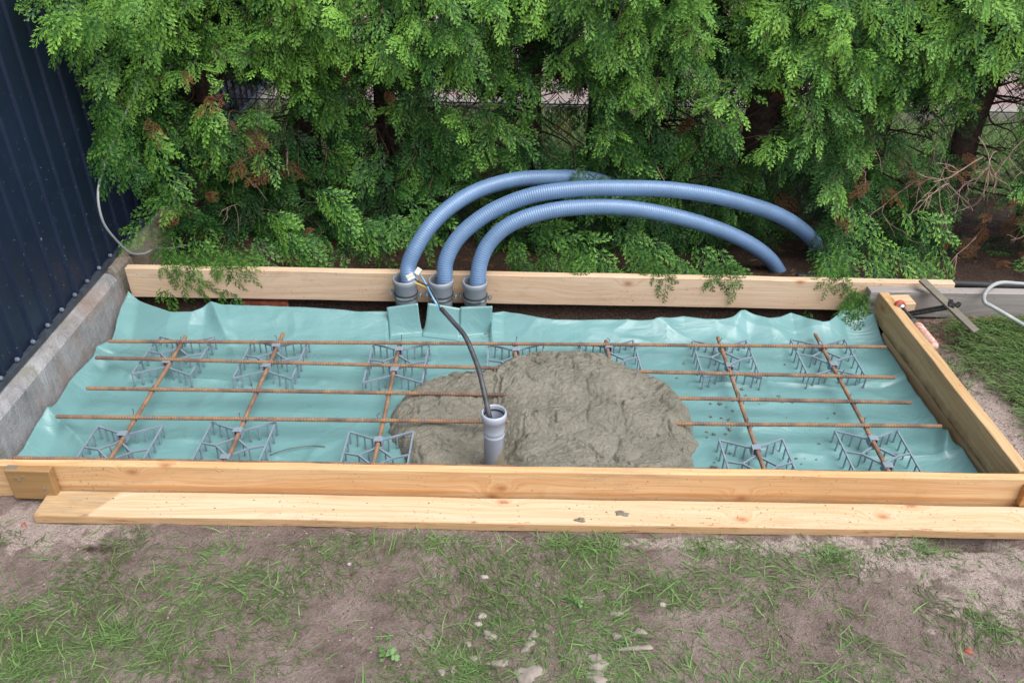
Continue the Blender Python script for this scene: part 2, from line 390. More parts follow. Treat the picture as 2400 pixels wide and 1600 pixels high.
# ------------------------------------------------------------------ FORMWORK BOARDS
def board(name, p0, p1, thick, z0, z1, mat, label, side=1, z1b=None):
    """board from p0 to p1 (top inner or near edge), thickness to the left of the direction if side=1"""
    p0 = np.array(p0, float); p1 = np.array(p1, float); d = p1-p0; L = np.linalg.norm(d); ang = math.atan2(d[1], d[0])
    n = max(2, int(L/.04)); b = MB(); z1b = z1 if z1b is None else z1b
    y0, y1 = (0, thick) if side > 0 else (-thick, 0)
    rnd = random.Random(hash(name+str(p0[0])) & 999)
    for i in range(n+1):
        x = L*i/n; t = i/n; top = z1*(1-t)+z1b*t; w_ = .0012*math.sin(x*5+p0[0])+.0006*math.sin(x*23)
        for q in ((y0+w_, z0), (y1+w_, z0), (y1+w_, top+.0006*math.sin(x*17)), (y0+w_, top+.0006*math.sin(x*13+1))): b.v.append((x, q[0], q[1]-z0))
    for i in range(n):
        k = i*4
        for a_, c_ in ((0, 1), (1, 2), (2, 3), (3, 0)): b.f.append((k+a_, k+4+a_, k+4+c_, k+c_))
    b.f.append((0, 1, 2, 3)); b.f.append((n*4+3, n*4+2, n*4+1, n*4))
    o = b.build(name, mat, bevel=.0025); o.location = (p0[0], p0[1], z0); o.rotation_euler = (0, 0, ang)
    return tag(o, label, 'board')
PINE, LATE = (.72, .53, .33), (.60, .36, .17)
m_front = wood('front_board_wood', (.60, .405, .225), (.48, .255, .105), 1.7, [(.72, .17), (1.31, .03), (1.33, .05), (1.98, .17), (.47, .08), (.55, .10), (1.90, .035)], stain=.45, ring=110, weather=lambda m, c, X, Y, Z: m.mix(m.ramp(m.math('ADD', m.math('ABSOLUTE', m.math('SUBTRACT', Z, .074)), m.math('MULTIPLY', m.noise(m.coord((3, 1, 1)), 3, 3), .012)), [(.008, .6), (.013, 0)]), c, (.42, .18, .05)))
board('formwork_board', (-1.36, 1.450), (1.262, 1.473), .022, -.01, .130, m_front, 'long upright pine board along the front, between liner and flat plank', side=-1)
m_back = wood('back_board_wood', (.62, .47, .34), (.52, .35, .22), 5.2, [(.93, .06), (1.62, .07), (2.17, .085)], stain=.25, ring=90)
board('formwork_board', (-1.265, 2.338), (1.40, 2.340), .028, .043, .150, m_back, 'long pale upright board at the back, behind the three grey pipes')
def mudstain(m, c, X, Y, Z):
    k = m.math('ADD', Z, m.math('MULTIPLY', m.math('SUBTRACT', m.noise(m.coord(), 18, 5), .5), .07))
    c = m.mix(m.ramp(k, [(-.005, .75), (.030, 0)]), c, (.17, .085, .035))
    return m.mix(m.ramp(k, [(-.012, .4), (.0, 0)]), c, (.05, .03, .018))
m_right = wood('right_board_wood', (.52, .36, .20), (.36, .21, .09), 9.1, [(.35, .09), (.78, .05)], stain=.3, ring=60, weather=mudstain)
board('formwork_board', (1.186, 1.476), (1.144, 2.335), .032, .042, .134, m_right, 'upright board at the right side with an orange top edge and mud stains', side=-1)
m_low = wood('lower_board_wood', (.52, .37, .22), (.36, .22, .11), 4.4, stain=.5, ring=60)
board('timber_strip', (1.190, 1.50), (1.151, 2.22), .030, -.03, .039, m_low, 'ragged muddy timber strip under the upright board at the right', side=-1)
def weathered(m, c, X, Y, Z):
    k = m.math('ADD', X, m.math('MULTIPLY', Y, -.55)); k = m.math('ADD', k, m.math('MULTIPLY', m.math('SUBTRACT', m.noise(m.coord((1, .6, 1)), 30, 3), .5), .02))
    c = m.mix(m.ramp(k, [(.120, .8), (.126, 0)]), c, m.ramp(m.noise(m.coord((2, 30, 1)), 6, 4), [(.35, (.24, .185, .11)), (.65, (.42, .29, .15))]))
    k2 = m.noise(m.coord((1.6, 12, 1), (3, 0, 0)), 2.2, 3)
    side = m.math('LESS_THAN', Y, .0022)
    c = m.mix(m.math('MULTIPLY', side, .8), c, m.ramp(m.noise(m.coord((2, 20, 60)), 5, 4), [(.3, (.33, .19, .085)), (.7, (.50, .32, .16))]))
    return m.mix(m.math('MULTIPLY', m.ramp(m.noise(m.coord((4, 12, 60), (3, 0, 0)), 2.2, 4, .7), [(.58, 0), (.64, .75)]), m.math('LESS_THAN', Y, .006)), c, (.16, .05, .03))
m_plank = wood('plank_wood', (.60, .425, .30), (.52, .30, .16), 3.3, [(.145, .096), (.075, .060), (1.07, .088), (2.30, .050), (1.62, .045), (1.95, .06), (2.03, .098)], ring=95, weather=weathered, dirt=.45)
po = board('timber_plank', (-1.094, 1.342), (1.30, 1.354), .082, .034, .058, m_plank, 'pale flat pine plank lying on the soil in front of the frame')
m_cleat = wood('cleat_wood', (.34, .21, .09), (.25, .135, .055), 6.6, stain=.3, ring=50, weather=lambda m, c, X, Y, Z: m.mix(m.math('GREATER_THAN', Z, .0845), c, (.17, .15, .115)))
t = thing('wood_cleat', 'short square brown wood block screwed to the front board at the left end', 'wood block', (-1.172, 1.4065, .050))
b = MB(); b.box(0, .104, 0, .020, -.005, .085, Matrix.Rotation(R(1.0), 4, 'Y')); b.build('block', m_cleat, t, bevel=.003)
for sx, sz in ((.024, .062), (.040, .066), (.030, .055), (.083, .022), (.081, .032)):
    b = MB(); b.tube([(sx, -.0005, sz), (sx, -.0022, sz)], .0028, 8); b.build('screw', M_ZINC, t)
m_end = wood('end_block_wood', (.42, .22, .075), (.3, .14, .045), 2.6, ring=60)
tg = board('wood_cleat', (1.187, 1.4308), (1.30, 1.4322), .018, .061, .118, m_end, 'short orange-brown wood block against the front board at the right end')
tg['category'] = 'wood block'

# grey weathered board, block, slat at the back right corner
m_grey = wood('grey_wood', (.30, .275, .265), (.21, .185, .175), 8.3, dirt=.4, ring=60)
board('weathered_board', (1.120, 2.300), (2.3, 2.312), .036, .045, .137, m_grey, 'grey weathered board running right from the back right frame corner')
m_blk = wood('block_wood', (.60, .44, .30), (.45, .28, .15), 12.0, [(.03, .04)], ring=60)
o = board('wood_block', (1.180, 2.236), (1.243, 2.240), .057, .03, .131, m_blk, 'small pale wood block with a red clamp pad against it'); o['category'] = 'wood block'
b = MB(); b.bar(on_z(2160, 655, .172), on_z(2288, 777, .098), .029, .008)
m_slat = wood('slat_wood', (.15, .14, .11), (.10, .09, .07), 2.2, ring=60)
tag(b.build('wooden_slat', m_slat, bevel=.0015), 'thin dark grey slat leaning across the grey board onto the grass', 'slat')

# ------------------------------------------------------------------ CURB and FENCE at the left
def curb(name, x0, x1, y0, y1, z0, z1, mat, label, cham=.018, seed=0, lean=.012):
    n = int((y1-y0)/.012); prof = [(x1+lean, z0), (x1+lean*.4, z0+(z1-z0)*.5), (x1, z1-cham), (x1-cham*.8, z1), ((x0+x1)/2-.004, z1+.001), (x0, z1), (x0, z0)]
    b = MB()
    for i in range(n+1):
        y = y0+(y1-y0)*i/n
        for k, (px, pz) in enumerate(prof):
            q = float(fbm(np.array(y*30+k*5), np.array(pz*40+seed), seed)-.47)*.010; e = .0
            if i in (0, n): e = (.006 if i == 0 else -.006)*(1 if k in (2, 3, 5) else 0)
            b.v.append((px+q*(k < 4), y+e, pz+q*(2 <= k <= 5)*.8))
    m_ = len(prof)
    for i in range(n):
        for k in range(m_): l = (k+1) % m_; b.f.append((i*m_+k, i*m_+l, (i+1)*m_+l, (i+1)*m_+k))
    b.f.append(tuple(range(m_-1, -1, -1))); b.f.append(tuple(n*m_+k for k in range(m_)))
    return tag(b.build(name, mat), label, 'kerb')
curb('concrete_kerb', -1.345, -1.282, 1.36, 2.315, -.06, .141, M_CURB, 'long pale concrete kerb along the left side of the liner', seed=3)
curb('concrete_kerb', -1.345, -1.295, 2.335, 2.46, -.06, .147, M_CURBOLD, 'short rough brown concrete piece at the back left corner of the frame', seed=8, lean=.02)
curb('concrete_kerb', -1.345, -1.255, 2.475, 2.86, -.06, .125, M_CURBOLD, 'dark mossy concrete kerb at the foot of the fence under the hedge', seed=12)
t = thing('metal_fence', 'dark navy ribbed sheet metal fence at the left edge', 'fence', (-1.32, 2.4, .16))
FZ0, FZ1 = 0.0, 2.1; FY0, FY1 = -1.3, 2.2
pitch = .0842; prof = []
y = FY0
while y < FY1:
    prof += [(0, y), (0, y+.030), (.007, y+.036), (.007, y+.048), (0, y+.054)]; y += pitch
prof.append((0, y))
b = MB()
for z in np.linspace(FZ0, FZ1, 8):
    for (dx, yy) in prof: b.v.append((dx-.012, yy, float(z)))
n = len(prof)
for j in range(7):
    for i in range(n-1): b.f.append((j*n+i, j*n+i+1, (j+1)*n+i+1, (j+1)*n+i))
o = b.build('sheet_panel', M_FENCE, t); sd = o.modifiers.new('solid', 'SOLIDIFY'); sd.thickness = .0008; sd.offset = -1
b = MB(); b.box(-.004, .0015, FY0, FY1, -.014, .004); b.box(-.012, -.004, FY0, FY1, .0015, .004)
b.build('bottom_trim', plain('trim_metal', (.035, .045, .06), .4, .5, .0, var=.3).m, t, bevel=.001)
for yy in np.arange(-.693-.0842*3, .6, pitch):
    b = MB(); b.tube([(-.006, float(yy), .012), (.0, float(yy), .012), (.003, float(yy), .012)], [.0065, .0065, .0035], 10); b.build('screw', plain('screw_paint', (.10, .12, .16), .4).m if yy < -.9 else bpy.data.materials['screw_paint'], t)

b = MB(); b.box(0, .16, 0, .07, 0, .045); m = plain('brick_clay', (.33, .10, .06), .85, .2, var=.4, vs=40, bump=.6)
o = b.build('red_brick', m.m, bevel=.004); o.location = (-.92, 2.352, -.02); tag(o, 'old red brick lying under the back board at the left', 'brick')

# ------------------------------------------------------------------ GREEN LINER
src = lambda L, sx, sy, k: [(sx+a/k, sy+b/k) for a, b in L]
L_px = [(33, 1067), (57, 1045), (82, 1000), (110, 967), (122, 959), (139, 935), (163, 894), (196, 861), (222, 837), (227, 816), (241, 807), (261, 796), (294, 722), (304, 694)]
R_px = [(2312, 1104), (2278, 1061), (2241, 1033), (2216, 1008), (2192, 971), (2163, 931), (2131, 886), (2106, 841), (2086, 804), (2073, 784), (2061, 759), (2049, 735), (2040, 724)]
B_px = [(304, 694), (347, 712), (400, 730), (450, 729), (487, 715), (570, 717), (660, 722), (760, 727), (850, 731), (896, 729),
        (1158, 731), (1180, 728), (1205, 733), (1260, 745), (1300, 750), (1430, 750), (1530, 754), (1600, 744), (1653, 750), (1678, 752), (1718, 747), (1745, 734), (1771, 739), (1804, 746), (1829, 743), (1853, 734), (1878, 741), (1898, 749), (1927, 757), (1943, 755), (1959, 743), (1971, 731), (2008, 727), (2040, 724)]
Lw = np.array([on_z(a, b, .030) for a, b in L_px]); Rw = np.array([on_z(a, b, .030) for a, b in R_px]); Bw = np.array([on_z(a, b, .055) for a, b in B_px])
Lw[0, 1] = Rw[0, 1] = 1.44
Bw[:, 1] = np.minimum(Bw[:, 1], 2.334)
Lx = lambda y: np.interp(y, Lw[:, 1], np.maximum(Lw[:, 0], -1.278)); Rx = lambda y: np.minimum(np.interp(y, Rw[:, 1], Rw[:, 0]), 1.184-.048*(y-1.45))
flx0, flx1 = float(on_z(911, 785, .004)[0]), float(on_z(1151, 777, .004)[0]); FOLD = 2.240
folds = []     # (x0, y0, x1, y1, height, width)
def fold(p, q, h, w_): a = on_z(*p, .01); c = on_z(*q, .01); folds.append((a[0], a[1], c[0], c[1], h, w_))
for p, q, h, w_ in [((232, 845), (305, 878), .012, .03), ((113, 972), (180, 1022), .022, .035), ((180, 1022), (200, 1050), .012, .03), ((488, 716), (535, 800), .014, .035), ((535, 800), (560, 840), .008, .03),
                    ((305, 880), (560, 893), .007, .02), ((560, 893), (690, 885), .006, .02), ((740, 880), (770, 895), .008, .03), ((380, 1028), (460, 1030), .007, .03), ((630, 1062), (660, 1066), .006, .03),
                    ((1800, 890), (1980, 905), .007, .02), ((1980, 905), (2100, 880), .010, .03), ((1745, 736), (1720, 790), .014, .05), ((1853, 736), (1925, 775), .012, .05), ((1620, 895), (1790, 900), .006, .02),
                    ((1850, 1055), (1925, 1062), .006, .03), ((2215, 1010), (2212, 1062), .018, .025), ((2000, 1062), (2215, 1063), .004, .02), ((1700, 930), (2000, 950), .005, .04), ((450, 955), (760, 965), .004, .05),
                    ((330, 790), (430, 830), .006, .05), ((600, 740), (860, 760), .006, .06), ((1160, 830), (1560, 830), .004, .04), ((1500, 770), (1600, 800), .008, .05), ((700, 820), (880, 850), .005, .04), ((1640, 985), (1940, 990), .004, .04)]:
    fold(p, q, h, w_)
def memb_h(x, y):
    h = .009*(fbm(x*2.2, y*8, 31, 2)-.4)*2+.005*(fbm(x*6+2*fbm(x*3, y*3, 39), y*14, 37, 3)-.45)
    wx = x+.10*fbm(x*4, y*4, 44, 2); wy = y+.10*fbm(x*4+7, y*4, 45, 2)
    c1 = np.abs(fbm(wx*3.2, wy*6.5, 46, 2)-.38); c2 = np.abs(fbm(wx*7, wy*9, 48, 2)-.36); msk = sstep(.35, .6, fbm(x*3, y*5, 49, 2)+.1)
    h = h+.007*np.maximum(0, 1-c1*9)*msk+.0035*np.maximum(0, 1-c2*12)*(1-.5*msk)
    for x0, y0, x1, y1, hh, ww in folds:
        dx, dy = x1-x0, y1-y0; L2 = dx*dx+dy*dy; t = np.clip(((x-x0)*dx+(y-y0)*dy)/L2, 0, 1)
        d = np.hypot(x-x0-t*dx, y-y0-t*dy); h = h+1.15*hh*np.maximum(0, 1-d/ww)**1.6*(.35+.65*np.sin(np.pi*np.clip(t, .08, .92)))
    return h
ss = np.unique(np.r_[np.linspace(0, 1, 560)]); tt = np.linspace(0, 1, 280)
yf = 1.452
rows = []
Bx = Bw[:, 0]; By = Bw[:, 1]
xb = Lx(2.2)+(Rx(2.2)-Lx(2.2))*ss
X0 = Bx[0]; X1 = Bx[-1]; xback = X0+(X1-X0)*ss
yback = np.interp(xback, Bx, By); infl = (xback > flx0)*(xback < flx1)
yback = np.where(infl, FOLD+.004, yback)
PX = np.zeros((len(tt), len(ss))); PY = PX.copy(); PZ = PX.copy()
for j, t_ in enumerate(tt):
    yy = yf+(yback-yf)*t_
    lx, rx = Lx(yy), Rx(yy); wB = sstep(.75, 1, t_)
    xx = lx+(rx-lx)*ss; xx = xx*(1-wB)+xback*wB
    z = memb_h(xx, yy)
    dl = xx-lx; dr = rx-xx
    z = z+.030*np.clip(1-dl/.05, 0, 1)**1.5+.020*np.clip(1-dr/.075, 0, 1)**1.6
    db = np.maximum(yback-yy, 0); riseb = np.where(infl, 0, .055)
    z = z+riseb*np.clip(1-db/.16, 0, 1)**1.25
    PX[j], PY[j], PZ[j] = xx, yy, z
V = np.stack([PX.ravel(), PY.ravel(), PZ.ravel()], 1); n = len(ss)
ii, jj = np.meshgrid(np.arange(n-1), np.arange(len(tt)-1)); a0 = (jj*n+ii).ravel()
Fm = np.stack([a0, a0+1, a0+n+1, a0+n], 1)
liner = npmesh('pit_liner', V, Fm, M_MEMB, smooth=True); sd = liner.modifiers.new('solid', 'SOLIDIFY'); sd.thickness = .0012; sd.offset = -1
tag(liner, 'creased pale green plastic liner sheet covering the floor of the frame', 'plastic sheet')
def flap(bl, br, tl, tr, lab, y_t=2.243, yoff=0):
    A = on_z(*bl, .004); B = on_z(*br, .004); C_ = on_y(*tl, y_t); D = on_y(*tr, y_t); N = 16; J = 22; P = []
    for j in range(J+1):
        t = (j-6)/(J-6)                              # below 0: the foot of the flap still lies on the sheet
        for i in range(N+1):
            s_ = i/N; lo = A*(1-s_)+B*s_; hi = C_*(1-s_)+D*s_
            if t <= 0: x, y = lo[0], lo[1]+t*.045; z = float(memb_h(np.array(x), np.array(y)))+.0016
            else:
                x = lo[0]+(hi[0]-lo[0])*t; y = lo[1]+(hi[1]-lo[1])*t; z0 = float(memb_h(np.array(lo[0]), np.array(lo[1])))+.0016; z = z0+(hi[2]-z0)*t**1.45
            P.append((x+.0015*math.sin(t*5+s_*3)*max(t, 0), y+yoff*max(t, 0), z+yoff*.3))
    V = np.array(P); ii, jj = np.meshgrid(np.arange(N), np.arange(J)); a0 = (jj*(N+1)+ii).ravel()
    Fm = np.stack([a0, a0+1, a0+N+2, a0+N+1], 1); o = npmesh('flap', V, Fm, M_MEMB, liner, smooth=True); o['label'] = lab
    sd = o.modifiers.new('solid', 'SOLIDIFY'); sd.thickness = .0008; return o
flap((913, 786), (991, 778), (907, 720), (978, 710), 'flap cut and folded up in front of the left pipe')
flap((990, 778), (1078, 789), (1004, 711), (1080, 724), 'flap cut and folded up in front of the middle pipe', yoff=.002)
flap((1075, 789), (1152, 778), (1080, 718), (1153, 716), 'flap cut and folded up in front of the right pipe', yoff=-.002)

# ------------------------------------------------------------------ REBAR
def rebar(name, p0, p1, r, label, group, seed, bend=.004):
    p0 = np.array(p0, float); p1 = np.array(p1, float); L = np.linalg.norm(p1-p0); n = int(L/.0036)
    rnd = random.Random(seed); a = rnd.uniform(-1, 1)*bend; c_ = rnd.uniform(-1, 1)*bend*.4
    d = (p1-p0)/L; side = np.array([-d[1], d[0], 0]); P = []; rr = []
    for i in range(n+1):
        t = i/n; P.append(p0+(p1-p0)*t+side*(a*math.sin(math.pi*t)+c_*math.sin(2*math.pi*t)*.6)); rr.append(r*(1.10 if i % 2 else .88))
    rr[0] *= .8; rr[-1] *= .8
    b = MB(); b.tube(P, rr, 8); o = b.build(name, M_RUST, None, smooth=False); return tag(o, label, 'rebar', group)
GL = 'long steel bars laid from left to right'; GC = 'short steel bars laid from front to back'
ZL, ZC = .0605, .0505
longs = [((-1.218, 2.050), (1.117, 2.101), 'rusty ribbed bar laid left to right, the farthest back, close to the pipes'),
         ((-1.220, 1.964), (1.086, 1.944), 'dark rusty bar laid left to right, second from the back, passing under the concrete heap'),
         ((-1.181, 1.818), (1.087, 1.827), 'ribbed bar laid left to right, the middle one of the five'),
         ((-1.206, 1.693), (1.129, 1.727), 'ribbed bar laid left to right that passes just behind the standing riser pipe'),
         ((-1.235, 1.530), (1.10, 1.540), 'rusty bar laid left to right, mostly hidden right behind the front board')]
for i, (a, b_, lab) in enumerate(longs): rebar('steel_bar', (*a, ZL), (*b_, ZL), .0054, lab, GL, i, .003)
cross = [(-1.006, 2.100, 1.490, 'rusty cross bar nearest the left kerb'), (-.715, 2.128, 1.556, 'rusty cross bar, second from the left kerb, ending short of the front board'),
         (-.353, 2.078, 1.49, 'rusty cross bar just left of the concrete heap'), (-.006, 2.090, 1.90, 'rusty cross bar right behind the heap, mostly buried, behind the black cable'),
         (.272, 2.122, 1.88, 'rusty cross bar going into the right back of the concrete heap'), (.619, 2.152, 1.52, 'rusty cross bar right of the concrete heap'),
         (.927, 2.182, 1.50, 'orange rusty cross bar nearest the right board')]
def ly(k, x): a, b_, _ = longs[k]; return a[1]+(b_[1]-a[1])*(x-a[0])/(b_[0]-a[0])
for i, (x, y1, y0, lab) in enumerate(cross):
    o = rebar('steel_cross_bar', (x, y1, ZC), (x+.002, y0, ZC), .0056, lab, GC, 20+i, .003)
    for k in range(4):
        if (i in (3, 4) and k > 0) or (i == 2 and k == 9): continue
        yy = ly(k, x); rnd = random.Random(i*7+k); b = MB()
        loop = [(x+.008*math.cos(q)+.001, yy+.008*math.sin(q), .0555+.0075*math.sin(q*2+.7)) for q in np.linspace(0, 6.28, 14)]
        b.tube(loop, .0011, 5, closed=True)
        a_ = rnd.uniform(0, 6.28); e = (x+.007*math.cos(a_), yy+.007*math.sin(a_), .064)
        b.tube([e, (e[0]+.004*math.cos(a_), e[1]+.006, .072), (e[0]+rnd.uniform(-.008, .008), e[1]+rnd.uniform(0, .008), .078+rnd.uniform(0, .008))], .0011, 5)
        b.build('tie_wire', M_WIRE, o)

# ------------------------------------------------------------------ PLASTIC SPACERS
W, Dp, HT = .0835, .1020, .046
def make_spacer(label):
    t = thing('rebar_spacer', label, 'rebar spacer', (0, 0, 0), 0, 'grey plastic rebar spacers')
    b = MB(); h = .005; w_ = .0048; z = HT-h/2
    cl = .052                                        # y of the two clips
    TLc, TRc, BLc, BRc = (-W, Dp*.93, z), (W, Dp, z), (-W, -Dp, z), (W, -Dp*.96, z)
    clips = [(0, cl+.010, z), (0, -cl-.010, z)]
    segs = [(BLc, TLc), (BRc, TRc), (TLc, clips[0]), (TRc, clips[0]), (BLc, clips[1]), (BRc, clips[1])]
    nodeL, nodeR = (-W*.52, 0.004, z), (W*.52, -.004, z)
    segs += [((-W, .012, z), nodeL), ((W, .010, z), nodeR)]
    inner = [(0, cl-.016, z), (0, -cl+.016, z)]
    segs += [(nodeL, inner[0]), (nodeL, inner[1]), (nodeR, inner[0]), (nodeR, inner[1])]
    for a, c in segs:
        b.bar(a, c, .0040, h)
    def peg(x, y): b.tube([(x, y, 0.002), (x, y, .006), (x, y, z)], [.0018, .0026, .0021], 7)
    for (a, c), k in zip(segs, [7, 7, 3, 3, 3, 3, 0, 0, 1, 1, 1, 1]):
        for i in range(k):
            u = (i+.0)/(k-1) if k > 3 else (i+1)/(k+1)
            peg(a[0]+(c[0]-a[0])*u, a[1]+(c[1]-a[1])*u)
    peg(*nodeL[:2]); peg(*nodeR[:2]); b.build('frame', M_CHAIR, t)
    for s_ in (1, -1):
        b = MB(); b.box(-.0115, -.0070, s_*cl-.010, s_*cl+.010, HT-.010, HT+.0115); b.box(.0070, .0115, s_*cl-.010, s_*cl+.010, HT-.010, HT+.0115)
        b.box(-.0118, .0118, s_*cl-.0095, s_*cl+.0095, HT+.0112, HT+.0140); b.box(-.0118, .0118, s_*cl-.012, s_*cl+.012, HT-.0095, HT-.0055)
        b.build('clip', M_CHAIR, t, bevel=.001)
    return t
spc = [(-1.010, 2.010, -2, 'grey plastic rebar spacer in the back left corner, leftmost of the back row'),
       (-.719, 2.000, -1, 'grey plastic rebar spacer, second from the left in the back row'),
       (-.349, 1.993, 0, 'grey plastic rebar spacer in the back row, straight in front of the left pipe'),
       (.0, 2.003, 1, 'half buried spacer between the black cable and the top of the concrete heap'),
       (.280, 2.030, 3, 'half buried spacer at the back right edge of the concrete heap'),
       (.624, 2.046, 0, 'grey plastic rebar spacer in the back row, first right of the heap'),
       (.931, 2.063, 0, 'grey plastic rebar spacer in the back right corner of the liner'),
       (-1.009, 1.582, 0, 'grey plastic rebar spacer in the front left corner beside the kerb'),
       (-.719, 1.606, -1, 'front row spacer, second from the left, with its cross bar ending in the clip'),
       (-.349, 1.580, 0, 'front row spacer touching the left foot of the concrete heap'),
       (.618, 1.578, 1, 'front row spacer right of the heap, half hidden by the front board'),
       (.932, 1.624, 0, 'front row spacer in the front right corner of the liner')]
proto = None
for i, (x, y, a, lab) in enumerate(spc):
    if i == 0: proto = make_spacer(lab); o = proto
    else:
        o = proto.copy(); COL.objects.link(o); o['label'] = lab
        for ch in proto.children: c = ch.copy(); COL.objects.link(c); c.parent = o
    o.location = (x, y, 0); o.rotation_euler = (0, 0, R(a))

# ------------------------------------------------------------------ FRESH CONCRETE
out = [(-.245, 1.47), (-.262, 1.583), (-.305, 1.65), (-.335, 1.721), (-.338, 1.80), (-.318, 1.865), (-.27, 1.93), (-.235, 1.951), (-.16, 1.985), (-.096, 1.990), (-.04, 2.015), (.03, 2.045), (.14, 2.055), (.25, 2.03), (.33, 1.97), (.39, 1.945),
       (.456, 1.918), (.475, 1.85), (.488, 1.781), (.480, 1.70), (.460, 1.640), (.452, 1.56), (.44, 1.47)]
O = np.array(bez([(*p, 0) for p in out], 6))[:, :2]
gx, gy_ = np.meshgrid(np.arange(-.37, .53, .0026), np.arange(1.474, 2.09, .0026))
def poly_dist(px, py, O):
    d = np.full(px.shape, 9.0); ins = np.zeros(px.shape, bool)
    for i in range(len(O)):
        a, c = O[i], O[(i+1) % len(O)]; dx, dy = c-a; t = np.clip(((px-a[0])*dx+(py-a[1])*dy)/(dx*dx+dy*dy+1e-12), 0, 1)
        if i < len(O)-1: d = np.minimum(d, np.hypot(px-a[0]-t*dx, py-a[1]-t*dy))
        if a[1] != c[1]: ins ^= ((a[1] > py) != (c[1] > py)) & (px < (c[0]-a[0])*(py-a[1])/(c[1]-a[1])+a[0])
    return np.where(ins, d, -d)
wx = gx+.020*(fbm(gx*20, gy_*20, 61)-.5)*2; wy = gy_+.020*(fbm(gx*22+9, gy_*22, 63)-.5)*2
sd_ = poly_dist(wx, wy, O)
edge = np.sqrt(np.clip(sd_/.045, 0, 1)*(2-np.clip(sd_/.045, 0, 1)))
body = .022+.030*bell(gx, gy_, -.12, 1.88, .11, .085)+.016*bell(gx, gy_, -.24, 1.80, .08, .10)+.012*bell(gx, gy_, -.22, 1.62, .06, .08)
body += .040*sstep(-.09, .03, gx-.10*(1.75-gy_))*(1-sstep(.40, .50, gx+.04*np.sin(gy_*20)))+.026*bell(gx, gy_, .16, 1.92, .17, .12)
body += .022*bell(gx, gy_, .22, 1.50, .28, .05)-.014*bell(gx, gy_, .07, 1.70, .10, .10)*0-.018*bell(gx, gy_, -.05, 1.58, .05, .07)+.010*bell(gx, gy_, .30, 1.72, .10, .08)
qx = gx+.06*fbm(gx*6, gy_*6, 70); qy = gy_+.06*fbm(gx*6+5, gy_*6, 74)
rough_ = sstep(.34, .55, fbm(gx*7+3, gy_*9, 90, 3)); rg1 = 1-np.clip(np.abs(fbm(qx*11, qy*15, 71, 3)-.44)*16, 0, 1); rg2 = 1-np.clip(np.abs(fbm(qx*34, qy*44, 78, 3)-.44)*9, 0, 1)
h = body+.020*(fbm(gx*5, gy_*6, 72)-.47)+.011*(fbm(qx*13, qy*17, 73, 3)-.47)+(.003+.010*rough_)*(fbm(qx*42, qy*52, 75, 4)-.45)+.010*np.maximum(0, fbm(qx*22, qy*26, 95, 3)-.52)*4*rough_-.007*rg1**2*(.3+rough_)-.004*rg2**2*rough_+.0030*(vnoise(gx*170, gy_*190, 79)-.5)
gxw2 = gx+.060*(fbm(gx*9, gy_*9, 83, 4)-.47)*2; gyw2 = gy_+.060*(fbm(gx*9+4, gy_*9, 87, 4)-.47)*2
gxw = gx+.016*(fbm(gx*26, gy_*26, 77, 3)-.45)*2; gyw = gy_+.016*(fbm(gx*26+4, gy_*26, 81, 3)-.45)*2
body_fix = .006+.020*bell(gx, gy_, .04, 1.712, .075, .035)+.014*bell(gx, gy_, .18, 1.715, .12, .03); h = h+body_fix
for cx, cy, rx, ry, hh in [(-.205, 1.865, .125, .085, .013), (-.225, 1.70, .10, .085, .012), (-.13, 1.60, .11, .06, .010), (.18, 1.935, .19, .10, .013), (.07, 1.80, .11, .085, .009), (.30, 1.86, .11, .08, .010), (.38, 1.74, .095, .085, .011),
                           (.36, 1.60, .11, .07, .012), (.15, 1.61, .15, .065, .012), (.25, 1.73, .08, .06, .008), (.05, 1.55, .10, .04, .010), (-.12, 1.93, .08, .05, .008), (.43, 1.83, .05, .06, .008), (-.27, 1.78, .06, .05, .008)]:
    k_ = 1-np.hypot((gxw2-cx)/rx, (gyw2-cy)/ry); h = h+.68*hh*np.sqrt(np.clip(k_*2.3, 0, 1)*(2-np.clip(k_*2.3, 0, 1)))-.0032*np.exp(-((k_+.03)/.035)**2)
def crack(pts, depth0, w_):
    global h
    for (a, c) in zip(pts[:-1], pts[1:]):
        A = on_z(*a, .05)[:2]; B = on_z(*c, .05)[:2]; dx, dy = B-A; t = np.clip(((gx-A[0])*dx+(gy_-A[1])*dy)/(dx*dx+dy*dy), 0, 1)
        d = np.abs(np.hypot(gxw-A[0]-t*dx, gyw-A[1]-t*dy)); depth = depth0*(.35+1.1*fbm(gx*40, gy_*40, 88, 2)); h = h-depth*np.exp(-(d/w_)**2)+depth*.5*np.exp(-((d-w_*2.2)/w_)**2)
# (lips and cracks of the slumped heap, traced from the photo)
crack(src([(890, 660), (905, 740), (895, 830), (990, 860)], 800, 600, 2.45), .010, .004)
crack(src([(590, 900), (640, 850), (800, 830)], 800, 600, 2.45), .006, .004)
crack(src([(440, 900), (450, 850), (560, 820)], 800, 600, 2.45), .006, .005)
crack(src([(1230, 870), (1210, 1000), (1260, 1060)], 800, 600, 2.45), .008, .004)
crack(src([(1440, 920), (1480, 870), (1580, 870), (1600, 910)], 800, 600, 2.45), .009, .004)
crack(src([(1130, 1205), (1230, 1200), (1310, 1170), (1400, 1150)], 800, 600, 2.45), .012, .004)
crack(src([(1330, 1110), (1420, 1160), (1480, 1200), (1600, 1215), (1640, 1225)], 800, 600, 2.45), .014, .004)
crack(src([(560, 1040), (600, 1065), (690, 1070)], 800, 600, 2.45), .010, .004)
crack(src([(520, 1080), (600, 1110), (660, 1110)], 800, 600, 2.45), .008, .004)
crack(src([(1870, 980), (1900, 1040), (1960, 1060)], 800, 600, 2.45), .010, .004)
crack(src([(1640, 790), (1700, 830), (1830, 850)], 800, 600, 2.45), .007, .005)
